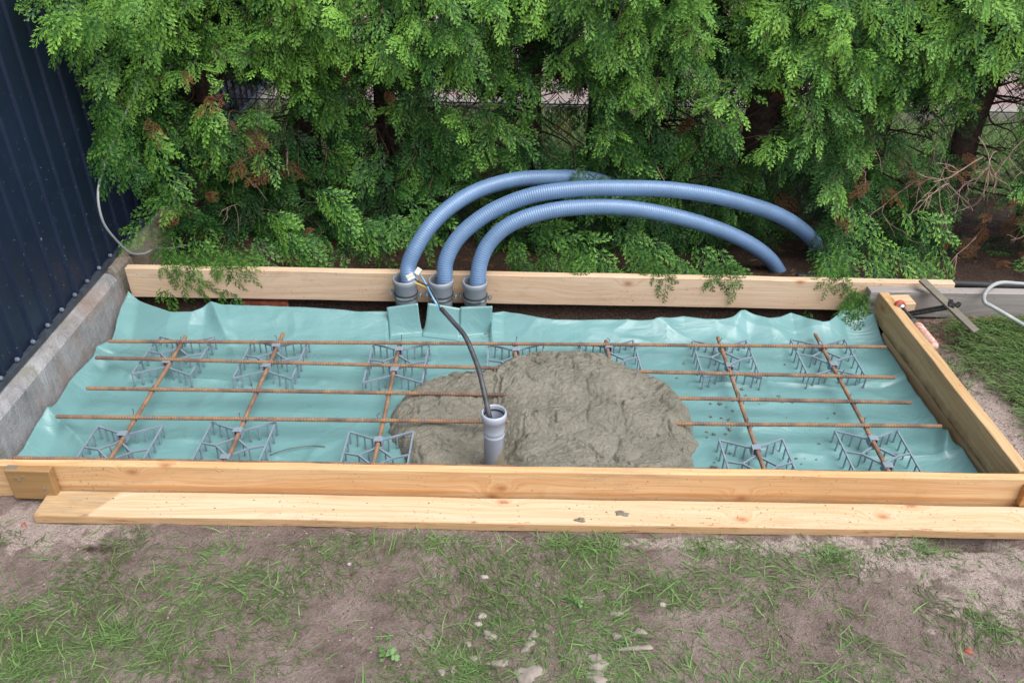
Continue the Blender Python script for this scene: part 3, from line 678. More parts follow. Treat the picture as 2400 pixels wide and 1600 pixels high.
h = h-.006*sstep(.60, .70, fbm(gx*75, gy_*85, 97, 2))
Z = h*edge-.002
keep = sd_ > -.004
Z = np.where(sd_ <= 0, -.004, Z)
idx = -np.ones(gx.shape, int); idx[keep] = np.arange(keep.sum())
V = np.stack([gx[keep], gy_[keep], Z[keep]], 1)
q = np.stack([idx[:-1, :-1], idx[:-1, 1:], idx[1:, 1:], idx[1:, :-1]], -1).reshape(-1, 4); q = q[(q >= 0).all(1)]
heap = npmesh('concrete_heap', V, q, M_CONC, smooth=True); tag(heap, 'heap of fresh grey-brown wet concrete slumped in the middle of the liner', 'concrete')

# ------------------------------------------------------------------ PIPES, HOSES
def pipe_socket(x, y, ztop, label, rot):
    t = thing('pipe_socket', label, 'pipe', (x, y, 0), 0, 'grey pipe sockets at the back')
    zt = ztop; b = MB()
    b.lathe([(.0345, -.06), (.0345, zt-.085), (.0365, zt-.075), (.0365, zt-.022), (.0400, zt-.017), (.0405, zt-.006), (.0385, zt), (.0350, zt-.001), (.0335, zt-.008), (.0335, zt-.06), (.031, zt-.07), (.031, .0)], (0, 0, 0), 44)
    b.build('pipe', M_PIPE, t, smooth=True)
    zc = zt-.058; b = MB()
    b.lathe([(.0368, zc-.008), (.0390, zc-.008), (.0395, zc-.0065), (.0395, zc+.0065), (.0390, zc+.008), (.0368, zc+.008)], (0, 0, 0), 44); b.build('clamp_rubber', M_RUBBER, t, smooth=False)
    b = MB(); b.lathe([(.0395, zc-.0045), (.0408, zc-.0045), (.0408, zc+.0035), (.0395, zc+.0035)], (0, 0, 0), 44); band = b.build('clamp_band', M_ZINC, t)
    for s_ in (-1, 1):
        c, sn = math.cos(rot), math.sin(rot); px = s_*.047*c; py = s_*.047*sn
        b = MB(); b.bar((s_*.039*c, s_*.039*sn, zc), (s_*.053*c, s_*.053*sn, zc), .0022, .009); b.bar((s_*.039*c, s_*.039*sn+.006, zc), (s_*.053*c, s_*.053*sn+.006, zc), .0022, .009)
        b.tube([(px, py-.010, zc), (px, py+.012, zc)], .0022, 8); b.tube([(px, py-.013, zc), (px, py-.008, zc)], .0042 if s_ < 0 else .003, 6)
        if s_ < 0: b.tube([(px-.001, py-.004, zc+.003), (px-.001, py-.004, zc+.013)], .0025, 8)
        b.build('bolt', M_ZINC, t)
PY0 = 2.293
PXS = [(-.356, .161, 'grey pipe socket at the back, leftmost of the three, holding the rear hose'), (-.243, .158, 'middle one of the three grey pipe sockets, behind the thin wires'), (-.135, .155, 'grey pipe socket at the back, rightmost of the three')]
for x, zt, lab in PXS: pipe_socket(x, PY0, zt, lab, R(-8))
def hose(pts, label, seed):
    C_ = resample(bez(pts, 14), .00175)
    P = resample(C_, .00175); rr = [(.0250+.0006*math.sin(i*math.pi/2)) for i in range(len(P))]
    b = MB(); b.tube(P, rr, 28); return tag(b.build('flexible_hose', M_HOSE, smooth=True), label, 'hose', 'blue grey hoses')
def hp(x, y, Y): return gy(x, y, Y)
hose([(-.350, 2.291, .02), (-.349, 2.291, .10), (-.345, 2.292, .155), hp(938, 610, 2.31), hp(955, 570, 2.33), hp(988, 520, 2.37), hp(1035, 475, 2.42), hp(1100, 437, 2.48), hp(1180, 414, 2.54), hp(1260, 408, 2.60), hp(1345, 410, 2.68), hp(1420, 430, 2.74), hp(1475, 462, 2.77), hp(1520, 520, 2.80), hp(1545, 600, 2.82)], 'blue grey hose farthest back, vanishing into the hedge behind the other two', 1)
hose([(-.236, 2.292, .02), (-.236, 2.292, .10), (-.231, 2.293, .155), hp(1024, 600, 2.31), hp(1048, 552, 2.335), hp(1092, 510, 2.36), hp(1150, 475, 2.385), hp(1230, 447, 2.40), hp(1330, 434, 2.42), hp(1430, 432, 2.44), hp(1530, 435, 2.46), hp(1630, 448, 2.49), hp(1720, 470, 2.53), hp(1790, 495, 2.58), hp(1845, 530, 2.64), hp(1885, 575, 2.72), hp(1905, 610, 2.76)], 'longest blue grey hose, the middle one, arching highest to the right', 2)
hose([(-.131, 2.292, .02), (-.131, 2.292, .10), (-.127, 2.292, .152), hp(1103, 602, 2.31), hp(1122, 560, 2.33), hp(1160, 523, 2.35), hp(1215, 497, 2.37), hp(1290, 480, 2.39), hp(1380, 475, 2.41), hp(1460, 480, 2.43), hp(1550, 497, 2.46), hp(1640, 523, 2.50), hp(1715, 556, 2.54), hp(1765, 592, 2.58), hp(1792, 630, 2.61), (.955, 2.63, -.02)], 'lowest and front blue grey hose, bending into the soil behind the back board', 3)

t = thing('riser_pipe', 'pale grey upright pipe standing in the wet concrete with a black cable in it', 'pipe', (-.051, 1.57, .0))
b = MB(); zt = .204
b.lathe([(.0245, -.02), (.0245, .130), (.0262, .1335), (.0262, .1365), (.0250, .1385), (.0250, .1440), (.0262, .1460), (.0262, .1490), (.0260, .152), (.0262, .178), (.0305, .183), (.0312, .192), (.0312, .198), (.0295, .2035), (.0272, .204), (.0262, .199), (.0262, .192), (.0250, .190), (.0250, .183), (.0240, .180), (.0232, .150), (.0225, .02)], (0, 0, 0), 48)
b.build('pipe', M_RISER, t, smooth=True)
b = MB(); b.lathe([(.0264, .1925), (.0240, .191), (.0240, .188), (.0264, .1865)], (0, 0, 0), 40); b.build('seal_ring', M_RUBBER, t)
t = thing('black_cable', 'thick black cable rising out of the riser pipe with bare coloured wires at its end', 'cable', (-.055, 1.57, .05))
cpts = [(-.050, 1.570, .05), (-.054, 1.568, .12), on_y(1149, 985, 1.567), on_y(1141, 947, 1.585), on_y(1131, 902, 1.62), on_y(1122, 866, 1.655), on_y(1110, 833, 1.69), on_y(1090, 788, 1.735), on_y(1062, 754, 1.78), on_y(1034, 723, 1.82)]
off = np.array([.055, -1.57, -.05])
b = MB(); P = resample(bez(cpts, 10), .006); b.tube([p+off for p in P], [.0068-.0008*i/len(P)+.0001*math.sin(i*1.7) for i in range(len(P))], 14); b.build('sheath', M_BLACKCABLE, t, smooth=True)
def wire(pts, mat, r=.0019):
    b = MB(); b.tube([p+off for p in resample(bez(pts, 10), .004)], r, 8); return b.build('wire', mat, t, smooth=True)
ze = [(880+a/6.03, 600+c/6.03) for a, c in ((905, 730), (840, 640), (790, 550), (730, 430), (690, 350), (640, 275))]
wire([on_y(*p, 1.82+.012*i) for i, p in enumerate(ze)], M_BLUEW, .0022)
ze = [(880+a/6.03, 600+c/6.03) for a, c in ((910, 735), (860, 660), (800, 560), (740, 460), (650, 415), (555, 375))]
wire([on_y(*p, 1.825+.010*i) for i, p in enumerate(ze)], M_YELW)
ze = [(880+a/6.03, 600+c/6.03) for a, c in ((915, 735), (880, 650), (850, 560), (760, 435), (660, 385), (560, 330))]
wire([on_y(*p, 1.818+.010*i) for i, p in enumerate(ze)], M_BRNW)
def conn(c, ang, sx, sy, mat2):
    M_ = Matrix.Translation(Vector(c+off)) @ Matrix.Rotation(ang, 4, Vector((0, -.83, .55))) @ Matrix.Rotation(R(50), 4, 'X')
    b = MB(); b.box(-sx, sx, -sy, sy, -.004, .004, M_); o = b.build('connector', M_CLEAR, t, bevel=.0015)
    b = MB(); b.box(-sx*.7, -sx*.1, -sy*.9, sy*.6, .0042, .0056, M_); b.build('lever', mat2, o, bevel=.0005)
conn(on_y(979.5, 636, 1.885), R(-32), .0072, .0095, M_CLEAR)
conn(on_y(962, 649, 1.88), R(-60), .0085, .0105, M_ORANGE if False else M_CLEAR)

# ------------------------------------------------------------------ small cables, clamp, stone
def cable(pts, r, mat, label, name='cable', cat='cable', cap=True):
    b = MB(); b.tube(resample(bez(pts, 10), .008), r, 10); return tag(b.build(name, mat, smooth=True), label, cat)
M_GREYC = plain('grey_cable_sheath', (.28, .30, .305), .5, var=.15).m
cable([(-1.20, 2.72, .72), (-1.23, 2.60, .62), (-1.25, 2.48, .545), (-1.25, 2.350, .485), (-1.25, 2.278, .431), (-1.25, 2.263, .352), (-1.25, 2.303, .274), (-1.25, 2.372, .188), (-1.25, 2.457, .140), (-1.235, 2.52, .128), (-1.21, 2.60, .09), (-1.17, 2.75, .04)], .0037, M_GREYC, 'grey cable hanging in a loop beside the navy metal fence', 'grey_cable')
cable([(1.86, 2.44, .09), on_z(2396, 665, .13), on_z(2348, 662, .150), on_z(2322, 672, .154), on_z(2307, 691, .152), on_z(2308, 708, .148), on_z(2325, 718, .130), on_z(2361, 739, .105), on_z(2400, 762, .09), (1.66, 2.03, .075)], .0062, M_GREYC, 'light grey cable curving over the grey board at the right edge', 'grey_cable')
cable([(.95, 2.50, .075), (1.15, 2.475, .085), (1.4, 2.47, .08), (1.8, 2.46, .075), (2.4, 2.45, .07)], .014, M_RUBBER, 'black pipe lying behind the back board at the right under the hedge', 'black_pipe', 'pipe')
t = thing('bar_clamp', 'red and black bar clamp hooked on the outside of the right board', 'clamp', (1.21, 2.20, .105))
o3 = np.array([1.21, 2.20, .105])
cp = lambda x, y, z: tuple(on_z(x, y, z+.016)-o3)
M_CRED = plain('red_plastic', (.45, .10, .07), .5, var=.3, vs=60).m
pad = on_y(2110, 717, 2.222)-o3; b = MB(); b.tube([pad+np.array([0, .010, 0]), pad+np.array([0, -.004, .001])], .0165, 20); b.build('pad', M_CRED, t, bevel=.001)
b = MB(); b.tube([pad+np.array([0, -.003, 0]), pad+np.array([0.001, -.012, .002]), pad+np.array([.001, -.016, .001])], [.011, .009, .004], 16); b.build('swivel', M_ZINC, t, smooth=False)
s0 = pad+np.array([.001, -.014, .001]); s1 = np.array(cp(2140, 750, .112)); b = MB(); n_ = 26
b.tube([s0+(s1-s0)*i/n_ for i in range(n_+1)], [.0058 if i % 2 else .0048 for i in range(n_+1)], 10); b.build('screw', M_RUBBER, t)
s2 = np.array(cp(2147, 760, .112)); b = MB(); b.tube([s1, s2], [.0075, .0085], 14); b.build('ferrule', M_ZINC, t)
m = Mt('worn_orange_handle', .6, .3); v_ = m.coord(); sep = m.n('ShaderNodeSeparateXYZ'); m.put(sep.inputs[0], m.tc.outputs['Object'])
k = m.math('ADD', m.math('MULTIPLY', sep.outputs[1], -8.0), m.math('MULTIPLY', m.noise(v_, 90, 4, .7), 1.5))
m.color(m.mix(m.ramp(k, [(.95, 0), (1.45, 1)]), (.62, .09, .035), m.ramp(m.noise(v_, 120, 4), [(.35, (.5, .16, .10)), (.6, (.50, .42, .38))]))).bump(m.noise(v_, 200, 3), .6, .002)
s3 = np.array(cp(2192, 815, .105)); b = MB(); n_ = 14
b.tube([s2+(s3-s2)*i/n_ for i in range(n_+1)], [.010, .0135, .0145, .0138, .0145, .0138, .0145, .014, .0148, .014, .0148, .0142, .0145, .0135, .009], 18); b.build('handle', m.m, t, smooth=True)
M_BLK = plain('black_oiled_steel', (.028, .028, .03), .35, .6, .4, var=.6, vs=90, bump=.8, bs=300).m
j0 = np.array(cp(2118, 738, .105)); j1 = np.array(cp(2240, 716, .112)); b = MB(); b.bar(j0, j1, .016, .010)
dj = (j1-j0); L = np.linalg.norm(dj)
for i in range(26):
    q0 = j0+dj*(i+.5)/26; b.bar(q0+np.array([0, -.009, .006]), q0+np.array([0, .007, .006]), .0018, .003)
b.build('bar', M_BLK, t, bevel=.0008)
b = MB(); b.bar(j1-dj/L*.028+np.array([0, -.016, .006]), j1-dj/L*.02+np.array([.004, .022, .006]), .018, .018); b.bar(j1-dj/L*.012+np.array([0, -.012, .004]), j1+dj/L*.012+np.array([.0, .0, .004]), .012, .014); b.build('fixed_jaw', M_BLK, t, bevel=.002)
b = MB(); b.bar(j0+np.array([.004, -.012, 0]), j0+np.array([0, .022, .004]), .018, .016); b.build('sliding_jaw', M_BLK, t, bevel=.002)
p = on_z(2318, 724, .06); b = MB(); b.blob(p, .030, .022, .012, 4, .2); tag(b.build('flat_stone', plain('stone_grey', (.36, .31, .25), .85, vs=50, bump=.5).m, smooth=True), 'flat beige stone in the grass beside the light grey cable', 'stone')

# ------------------------------------------------------------------ THUJA HEDGE
def leafq(p, q, w0, w1):                           # one flat leaflet (4 corners) in the xy plane of the spray
    d = np.array(q)-np.array(p); L = np.hypot(*d[:2])+1e-9; n = np.array([-d[1], d[0], 0])/L
    md = np.array(p)+d*.55
    return [np.array(p)-n*w0*.35, md-n*w0*.5, np.array(q), md+n*w0*.5]
def spray(L, seed, wid=.41):
    """a flat thuja frond, axis +x, in the xy plane; returns quads (n,4,3) and tint (n)"""
    r_ = random.Random(seed); Q = []; T = []
    def bend(p): p = np.array(p, float); p[2] -= .25*(p[0]**2)/L+abs(p[1])*abs(p[1])/L*.2; return p
    def add(p, q, w_, t): Q.append([bend(z) for z in leafq(p, q, w_, w_*.6)]); T.append(t)
    n = max(5, int(L/.0100)); ax = [np.array([L*i/(n), .05*L*math.sin(i*.5+seed), 0]) for i in range(n+1)]
    for i in range(n): add(ax[i], ax[i+1]+(ax[i+1]-ax[i])*.3, .0034, .05+.45*i/n)
    for i in range(1, n+1):
        u = i/n; sl_ = L*wid*(math.sin(math.pi*min(1, u*.74+.20)))**.7*(1-.35*u)*r_.uniform(.8, 1.2)
        s_ = 1 if i % 2 else -1
        for s2 in (s_, -s_):
            a = R(r_.uniform(36, 46))*s2; ln = max(.007, sl_*(1 if s2 == s_ else .8)); d = np.array([math.cos(a), math.sin(a), 0]); p_ = ax[i]+(ax[i]-ax[i-1])*(0 if s2 == s_ else -.5)
            e = p_+d*ln+np.array([ln*.18, 0, 0]); add(p_, p_+d*ln*.6, .0028, .15+.3*u); add(p_+d*ln*.35, e, .0038, .5+.4*u)
            if ln > .012 and r_.random() < .85:
                for f, s3 in ((.45, s2), (.62, -s2)):
                    a2 = a+R(38)*s3*(1 if s2 > 0 else 1); l2 = ln*.38*r_.uniform(.8, 1.2); p0 = p_+d*ln*f; add(p0, p0+np.array([math.cos(a2), math.sin(a2), 0])*l2, .0030, .5+.5*r_.random())
    return np.array(Q), np.array(T)
def cluster(seed):
    r_ = random.Random(seed); Lc = r_.uniform(.10, .15); Q = []; T = []; I = []; n = r_.randint(6, 8)
    for i in range(n):
        u = i/(n-1); s_ = 1 if i % 2 else -1; last = i == n-1
        q, t = spray((.055+.035*math.sin(math.pi*min(1, u+.15)))*r_.uniform(.85, 1.2) if not last else r_.uniform(.065, .09), seed*31+i)
        a = 0 if last else R(r_.uniform(30, 46))*s_; tilt = R(r_.uniform(-16, 16)); base = np.array([Lc*u*.85, 0, -.25*u*u*Lc*.5+.004*r_.uniform(-1, 1)])
        Rm = np.array(Matrix.Rotation(a, 3, 'Z') @ Matrix.Rotation(tilt, 3, 'X') @ Matrix.Rotation(R(r_.uniform(0, 22)), 3, 'Y'))
        Q.append(q @ Rm.T+base); T.append(t*.8+r_.uniform(-.10, .2)); I.append(np.full(len(t), i))
    return np.concatenate(Q), np.concatenate(T), np.concatenate(I)
PROTO = [cluster(100+i) for i in range(14)]
def place(proto, pos, d, nrm, sc_, tint):
    q, t, ids = proto; d = d/np.linalg.norm(d); nrm = nrm-d*nrm.dot(d); nrm = nrm/(np.linalg.norm(nrm)+1e-9); s_ = np.cross(nrm, d)
    M_ = np.stack([d, s_, nrm], 0)*sc_
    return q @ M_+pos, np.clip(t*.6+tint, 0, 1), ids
class Leaves:
    def __init__(s): s.q = []; s.t = []
    def add(s, q, t): s.q.append(q); s.t.append(np.repeat(t, 4))
    def build(s, name, mat, parent):
        Q = np.concatenate(s.q); V = Q.reshape(-1, 3)-np.array(parent.location); Fq = np.arange(len(V)).reshape(-1, 4)
        return npmesh(name, V, Fq, mat, parent, attrs={'tint': np.concatenate(s.t)})
TREES = [(-1.66, 3.02, .05, 'thuja at the far left end of the hedge, tucked behind the metal fence'), (-1.18, 2.98, .032, 'thuja with a reddish trunk beside the fence and the hanging grey cable'), (-.80, 3.00, .050, 'thuja with a bare grey-brown trunk left of the hoses'), (-.50, 3.05, .042, 'thuja directly behind the three pipe sockets'), (.02, 3.05, .04, 'thuja in the middle of the hedge behind the hose arch'), (.48, 3.10, .038, 'thuja behind the right half of the hose arch'),
         (.90, 2.98, .075, 'thuja with the thickest dark trunk, behind the right ends of the hoses'), (1.32, 3.02, .04, 'thuja behind the back right corner of the frame'), (1.66, 2.98, .052, 'thuja with a leaning dark trunk near the right edge and dry twigs at its foot'), (1.98, 2.92, .060, 'rightmost thuja with brown dead sprays around a slanting trunk')]
roots = []; leaves = []; dead = []; twigs = []; dry = []
for (tx, ty, tr, lab) in TREES:
    t = thing('thuja_tree', lab, 'tree', (tx, ty, .0), 0, 'thujas of the hedge'); roots.append(t)
    leaves.append(Leaves()); dead.append(Leaves()); twigs.append(MB()); dry.append(MB())
    r_ = random.Random(int(tx*100)); lean = {1.66: -.05, 1.98: -.22, -1.18: .06}.get(tx, r_.uniform(-.04, .04)); b = MB()
    pts = [(lean*-1*0+lean*z_*-1*(-1)+.010*math.sin(z_*6+tx*9), .012*math.sin(z_*5+tx), z_) for z_ in np.linspace(-.05, 2.0, 34)]
    b.tube(pts, [tr*(1.25 if z_ < .03 else 1)*(1-.32*max(0, z_)/2)*(1+.07*math.sin(z_*21+tx)) for z_ in np.linspace(-.05, 2.0, 34)], 14); b.build('trunk', M_BARK, t, smooth=True)
TXY = np.array([(t_[0], t_[1]) for t_ in TREES])
def hedge_front(x, z):
    f = 2.60+.10*(vnoise(x*3.1, z*3.4, 81)-.5)*2+.06*(vnoise(x*8, z*8, 83)-.5)*2
    f += .05*sstep(.55, .25, z)-.0*z - .06*sstep(.55, .95, z)
    f += .22*sstep(-1.15, -1.5, x)*sstep(.5, .9, z)*0
    return f
GAP_PX = [(560, 205, 70, 50, .97), (470, 215, 50, 45, .8), (600, 320, 70, 50, .85), (430, 385, 55, 45, .7), (700, 330, 30, 90, .85), (880, 330, 40, 100, .75), (880, 215, 60, 40, .85), (1040, 230, 70, 45, .93), (1180, 250, 60, 40, .85), (1300, 225, 80, 45, .96), (1290, 320, 70, 45, .85), (1110, 400, 80, 30, .6), (1560, 270, 80, 50, .95), (1640, 390, 60, 40, .6),
          (1740, 270, 45, 110, .93), (1880, 300, 40, 30, .7), (2080, 290, 90, 45, .95), (2110, 385, 110, 55, .95), (2320, 210, 60, 70, .9), (2270, 330, 110, 110, .97), (2150, 480, 40, 40, .3), (2280, 500, 110, 90, .9), (300, 520, 80, 90, .9), (220, 150, 60, 60, .7), (930, 545, 60, 60, .9), (700, 470, 60, 40, .5), (1060, 580, 60, 50, .9), (1240, 600, 200, 40, .4), (700, 590, 120, 25, .7)]
gaps = [(float(gy(a, b_, 2.65)[0]), float(gy(a, b_, 2.65)[2]), c_/800, d_/780, k) for a, b_, c_, d_, k in GAP_PX]
def gapf(x, z, y=2.65):
    x = x*2.65/y; z = z+(.33 if z > .3 else .42)*(y-2.65)
    g_ = 1.0
    for gx0, gz0, rx, rz, k in gaps: g_ *= 1-k*math.exp(-(((x-gx0)/rx)**2+((z-gz0)/rz)**2)**1.3)
    return g_
rr_ = random.Random(5)
def nearest(x, y): return int(np.argmin((TXY[:, 0]-x)**2))
def add_cluster(x, y, z, tint, kind='g', scale=.82, d=None, nrm=None, branch=False, gap=False):
    if d is None:
        d = np.array([rr_.gauss(0, .5), -rr_.uniform(.25, .9), rr_.uniform(-1.0, .15)])
        if z < .35: d[2] = rr_.uniform(-.8, .25)
    if nrm is None: nrm = np.array([rr_.gauss(0, .38), -rr_.uniform(.5, 1.1), rr_.uniform(.35, .95)])
    k = nearest(x, y); q, t, ids = place(PROTO[rr_.randrange(14)], np.array([x, y, z]), np.array(d, float), np.array(nrm, float), scale, tint)
    c0 = q.reshape(-1, 3).mean(0); v0 = c0-CP; u0 = 1200+F_PX*v0.dot(RT)/v0.dot(FW)
    if .86 < c0[0] < 1.20 and 1780 < u0 < 1925 and .05 < c0[2] < .40 and c0[1] < 2.80 and (c0[0]-.86)*.55+c0[2] < .52: return       # the hose keeps the sprays away here
    if gap:
        for sid in range(int(ids.max())+1):                     # whole sprays are left out where the hedge is thin
            mk = ids == sid
            if not mk.any(): continue
            c_ = q[mk].reshape(-1, 3).mean(0)
            if rr_.random() > gapf(c_[0], c_[2], c_[1])**1.3: q = q[~mk]; t = t[~mk]; ids = ids[~mk]
    ok = q[..., 0].min(1) > -1.316; q = q[ok]; t = t[ok]
    if not len(q): return
    (leaves if kind == 'g' else dead)[k].add(q, t)
    if branch:
        tx, ty = TXY[k]; loc = np.array([tx, ty, 0]); dn = d/np.linalg.norm(d); e = np.array([x, y, z]); a = np.array([tx+rr_.uniform(-.02, .02), ty, max(.05, z+rr_.uniform(-.12, .10))])
        mid = (a+e)/2+np.array([rr_.uniform(-.04, .04), 0, rr_.uniform(-.05, .03)])
        P = bez([a-loc, mid-loc, e-loc, e+dn*.11*scale-loc], 4); twigs[k].tube(P, list(np.linspace(.0045, .0011, len(P))), 5)
N = 0; tries = 0
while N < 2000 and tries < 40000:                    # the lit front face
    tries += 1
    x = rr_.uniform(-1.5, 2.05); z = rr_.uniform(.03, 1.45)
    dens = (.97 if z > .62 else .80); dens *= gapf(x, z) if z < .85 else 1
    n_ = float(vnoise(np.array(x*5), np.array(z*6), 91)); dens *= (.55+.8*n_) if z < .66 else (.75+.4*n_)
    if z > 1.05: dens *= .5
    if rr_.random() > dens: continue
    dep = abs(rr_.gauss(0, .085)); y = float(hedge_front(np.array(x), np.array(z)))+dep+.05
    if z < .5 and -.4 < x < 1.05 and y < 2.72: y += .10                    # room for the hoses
    tint = .02+.26*sstep(.1, .95, z)+rr_.uniform(-.16, .22)+.16-2.2*dep; N += 1  # tint paints shade: darker low down and deeper in; outer growth is also paler
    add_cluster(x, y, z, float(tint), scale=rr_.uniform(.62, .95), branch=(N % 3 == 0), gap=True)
for i in range(2400):                                # the deep fill, tinted dark to paint the shade inside the hedge
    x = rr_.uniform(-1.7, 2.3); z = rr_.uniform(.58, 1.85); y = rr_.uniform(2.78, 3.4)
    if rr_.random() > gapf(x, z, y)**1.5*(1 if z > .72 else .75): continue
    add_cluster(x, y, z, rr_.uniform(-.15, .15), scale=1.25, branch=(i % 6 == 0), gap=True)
for i in range(800):                                 # sparse inner sprays, low
    x = rr_.uniform(-1.5, 2.0); z = rr_.uniform(.05, .62); y = rr_.uniform(2.75, 3.2)
    if rr_.random() > gapf(x, z, y)**2*.8: continue
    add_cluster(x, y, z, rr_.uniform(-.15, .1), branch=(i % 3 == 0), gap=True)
for i in range(150):                                 # lower branches in front of the trunks
    x = rr_.uniform(-1.1, 1.5); z = rr_.uniform(.10, .52); y = rr_.uniform(2.70, 2.92)+(.06 if z < .45 and -.4 < x < 1.05 else 0)
    add_cluster(x, y, z, rr_.uniform(-.05, .32), d=np.array([rr_.gauss(0, .6), -.5, rr_.uniform(-.9, .1)]), scale=rr_.uniform(.7, .95), branch=(i % 3 == 0))
def droop(pts_px, tint=.35, scale=1.0, kind='g', z_off=0):
    for (px, py, Y, dx, dz) in pts_px:
        p = gy(px, py, Y); add_cluster(p[0], p[1], p[2], tint+rr_.uniform(-.08, .1), kind, scale, np.array([dx, -.55, dz]), np.array([rr_.uniform(-.3, .3), -.75, .65]))
# sprays reaching out along the fence, then those hanging over the back board and around the hoses
for i in range(55):
    y = rr_.uniform(2.22, 2.62); x = rr_.uniform(-1.34, -1.02)+.25*(y-2.4)*0; z = rr_.uniform(.90, 1.12)-(.30*(y > 2.42))*rr_.random()
    if x > -1.1 and y < 2.4: continue
    add_cluster(x, y, z, rr_.uniform(.2, .5), d=np.array([rr_.gauss(-.3, .4), -.8, rr_.uniform(-.6, .1)]))
droop([(255, 250, 2.40, -.2, -.6), (270, 300, 2.36, -.3, -.5), (250, 340, 2.33, -.2, -.7), (290, 350, 2.36, .2, -.7), (225, 300, 2.34, -.1, -.8), (240, 215, 2.38, .0, -.8), (300, 270, 2.42, -.4, -.5)], .18, .8)
def over_board(L, tint=.38, sc_=.85):
    for (px, py, Y, dx) in L:
        p = gy(px, py, Y); add_cluster(p[0], p[1], p[2], tint+rr_.uniform(-.1, .1), 'g', sc_, np.array([dx, -.30, -.95]), np.array([rr_.uniform(-.4, .4), -1.0, .45]))
over_board([(385, 560, 2.345, -.1), (410, 585, 2.335, 0), (430, 575, 2.34, .2), (500, 570, 2.345, .2), (525, 580, 2.335, .1), (470, 560, 2.36, 0), (545, 565, 2.34, .3), (450, 600, 2.35, .1)])
over_board([(1185, 545, 2.38, .1), (1310, 560, 2.37, .1), (1345, 575, 2.36, 0), (1500, 590, 2.35, .2), (1530, 600, 2.345, 0), (1640, 600, 2.345, .1), (1660, 605, 2.34, .2), (1470, 560, 2.37, .2), (1250, 560, 2.38, .1), (1700, 600, 2.35, -.1)], .3, .7)
over_board([(1860, 590, 2.35, -.1), (1885, 615, 2.335, .1), (1905, 605, 2.34, 0), (1935, 625, 2.33, .3), (1960, 655, 2.31, .1), (1985, 665, 2.30, .0), (1950, 690, 2.28, .1), (1925, 600, 2.35, .4), (1975, 700, 2.26, -.1)], .36, .62)
droop([(400, 570, 2.42, -.1, -.8), (430, 585, 2.40, .0, -.9), (385, 600, 2.38, .05, -.9), (470, 590, 2.40, .4, -.8), (500, 600, 2.38, .4, -.8), (450, 540, 2.46, .3, -.7), (400, 520, 2.48, -.3, -.7), (350, 480, 2.5, -.5, -.5), (520, 560, 2.46, .3, -.8), (590, 540, 2.5, .4, -.5), (640, 530, 2.5, .6, -.4), (690, 520, 2.52, .3, -.5), (620, 480, 2.55, .5, -.3)], .3)
droop([(300, 380, 2.45, -.9, -.3), (330, 330, 2.48, -.7, -.2), (290, 270, 2.5, -.9, -.1), (340, 290, 2.5, .3, -.6), (380, 360, 2.5, .2, -.7), (250, 275, 2.5, -.6, -.5), (420, 440, 2.52, -.6, -.3), (280, 200, 2.5, -.8, -.2), (200, 190, 2.48, -.7, -.3), (160, 30, 2.42, -1, -.1), (120, 20, 2.40, -1, -.1), (230, 60, 2.45, -.6, -.3), (200, 90, 2.5, .2, -.6)], .3)
droop([(1180, 590, 2.45, .5, -.5), (1250, 580, 2.45, .5, -.4), (1300, 570, 2.45, .6, -.6), (1230, 525, 2.46, .9, .1), (1300, 530, 2.46, .6, -.1), (1380, 590, 2.44, .5, -.5), (1350, 560, 2.5, .1, -.6), (1460, 580, 2.45, .2, -.6), (1500, 560, 2.48, .5, -.4), (1560, 590, 2.42, .5, -.6), (1600, 560, 2.46, .4, -.5), (1480, 530, 2.5, .3, -.4), (1420, 510, 2.5, .5, -.4), (1640, 560, 2.48, .3, -.6), (1700, 600, 2.46, .2, -.7), (1200, 560, 2.5, 0, -.6)], .28)
droop([(1895, 575, 2.47, .4, -.6), (1900, 600, 2.42, .3, -.8), (1940, 630, 2.36, .4, -.9), (1970, 660, 2.32, .2, -.9), (1890, 620, 2.40, -.1, -.7), (1870, 620, 2.44, -.1, -.6), (1990, 590, 2.44, .6, -.4), (2050, 560, 2.46, .6, -.5), (2110, 590, 2.44, .5, -.6), (2000, 540, 2.5, .5, -.3), (1930, 540, 2.5, .2, -.5), (1960, 470, 2.52, .4, -.4), (2080, 480, 2.52, .7, -.2), (2150, 560, 2.5, .3, -.6)], .32)
droop([(980, 480, 2.5, -.2, -.5), (950, 500, 2.5, .3, -.3), (730, 430, 2.52, .6, -.2), (760, 460, 2.5, .4, -.4), (820, 500, 2.52, .6, -.3), (880, 490, 2.52, .5, -.2), (940, 460, 2.53, .6, .0), (700, 560, 2.48, .3, -.5), (800, 570, 2.5, -.4, -.3), (880, 580, 2.55, .1, -.9)], .3)
droop([(1370, 395, 2.60, .3, -.5), (1400, 415, 2.60, .5, -.3), (1430, 400, 2.60, .2, -.6), (1350, 380, 2.62, -.1, -.6)], .12)
# brown dead sprays
for i in range(95):
    x, z = (rr_.gauss(1.72, .16), rr_.uniform(.0, .45)) if i < 34 else ((rr_.gauss(1.0, .22), rr_.uniform(.05, .4)) if i < 48 else (rr_.uniform(-1.2, 1.9), rr_.uniform(.1, .8)))
    add_cluster(x, float(hedge_front(np.array(x), np.array(z)))+rr_.uniform(-.02, .15)+(.12 if -.4 < x < 1.05 else 0), z, rr_.uniform(-.15, .35), 'd', rr_.uniform(.28, .7), d=np.array([rr_.gauss(0, .8), -.5, rr_.uniform(-1, .2)]))
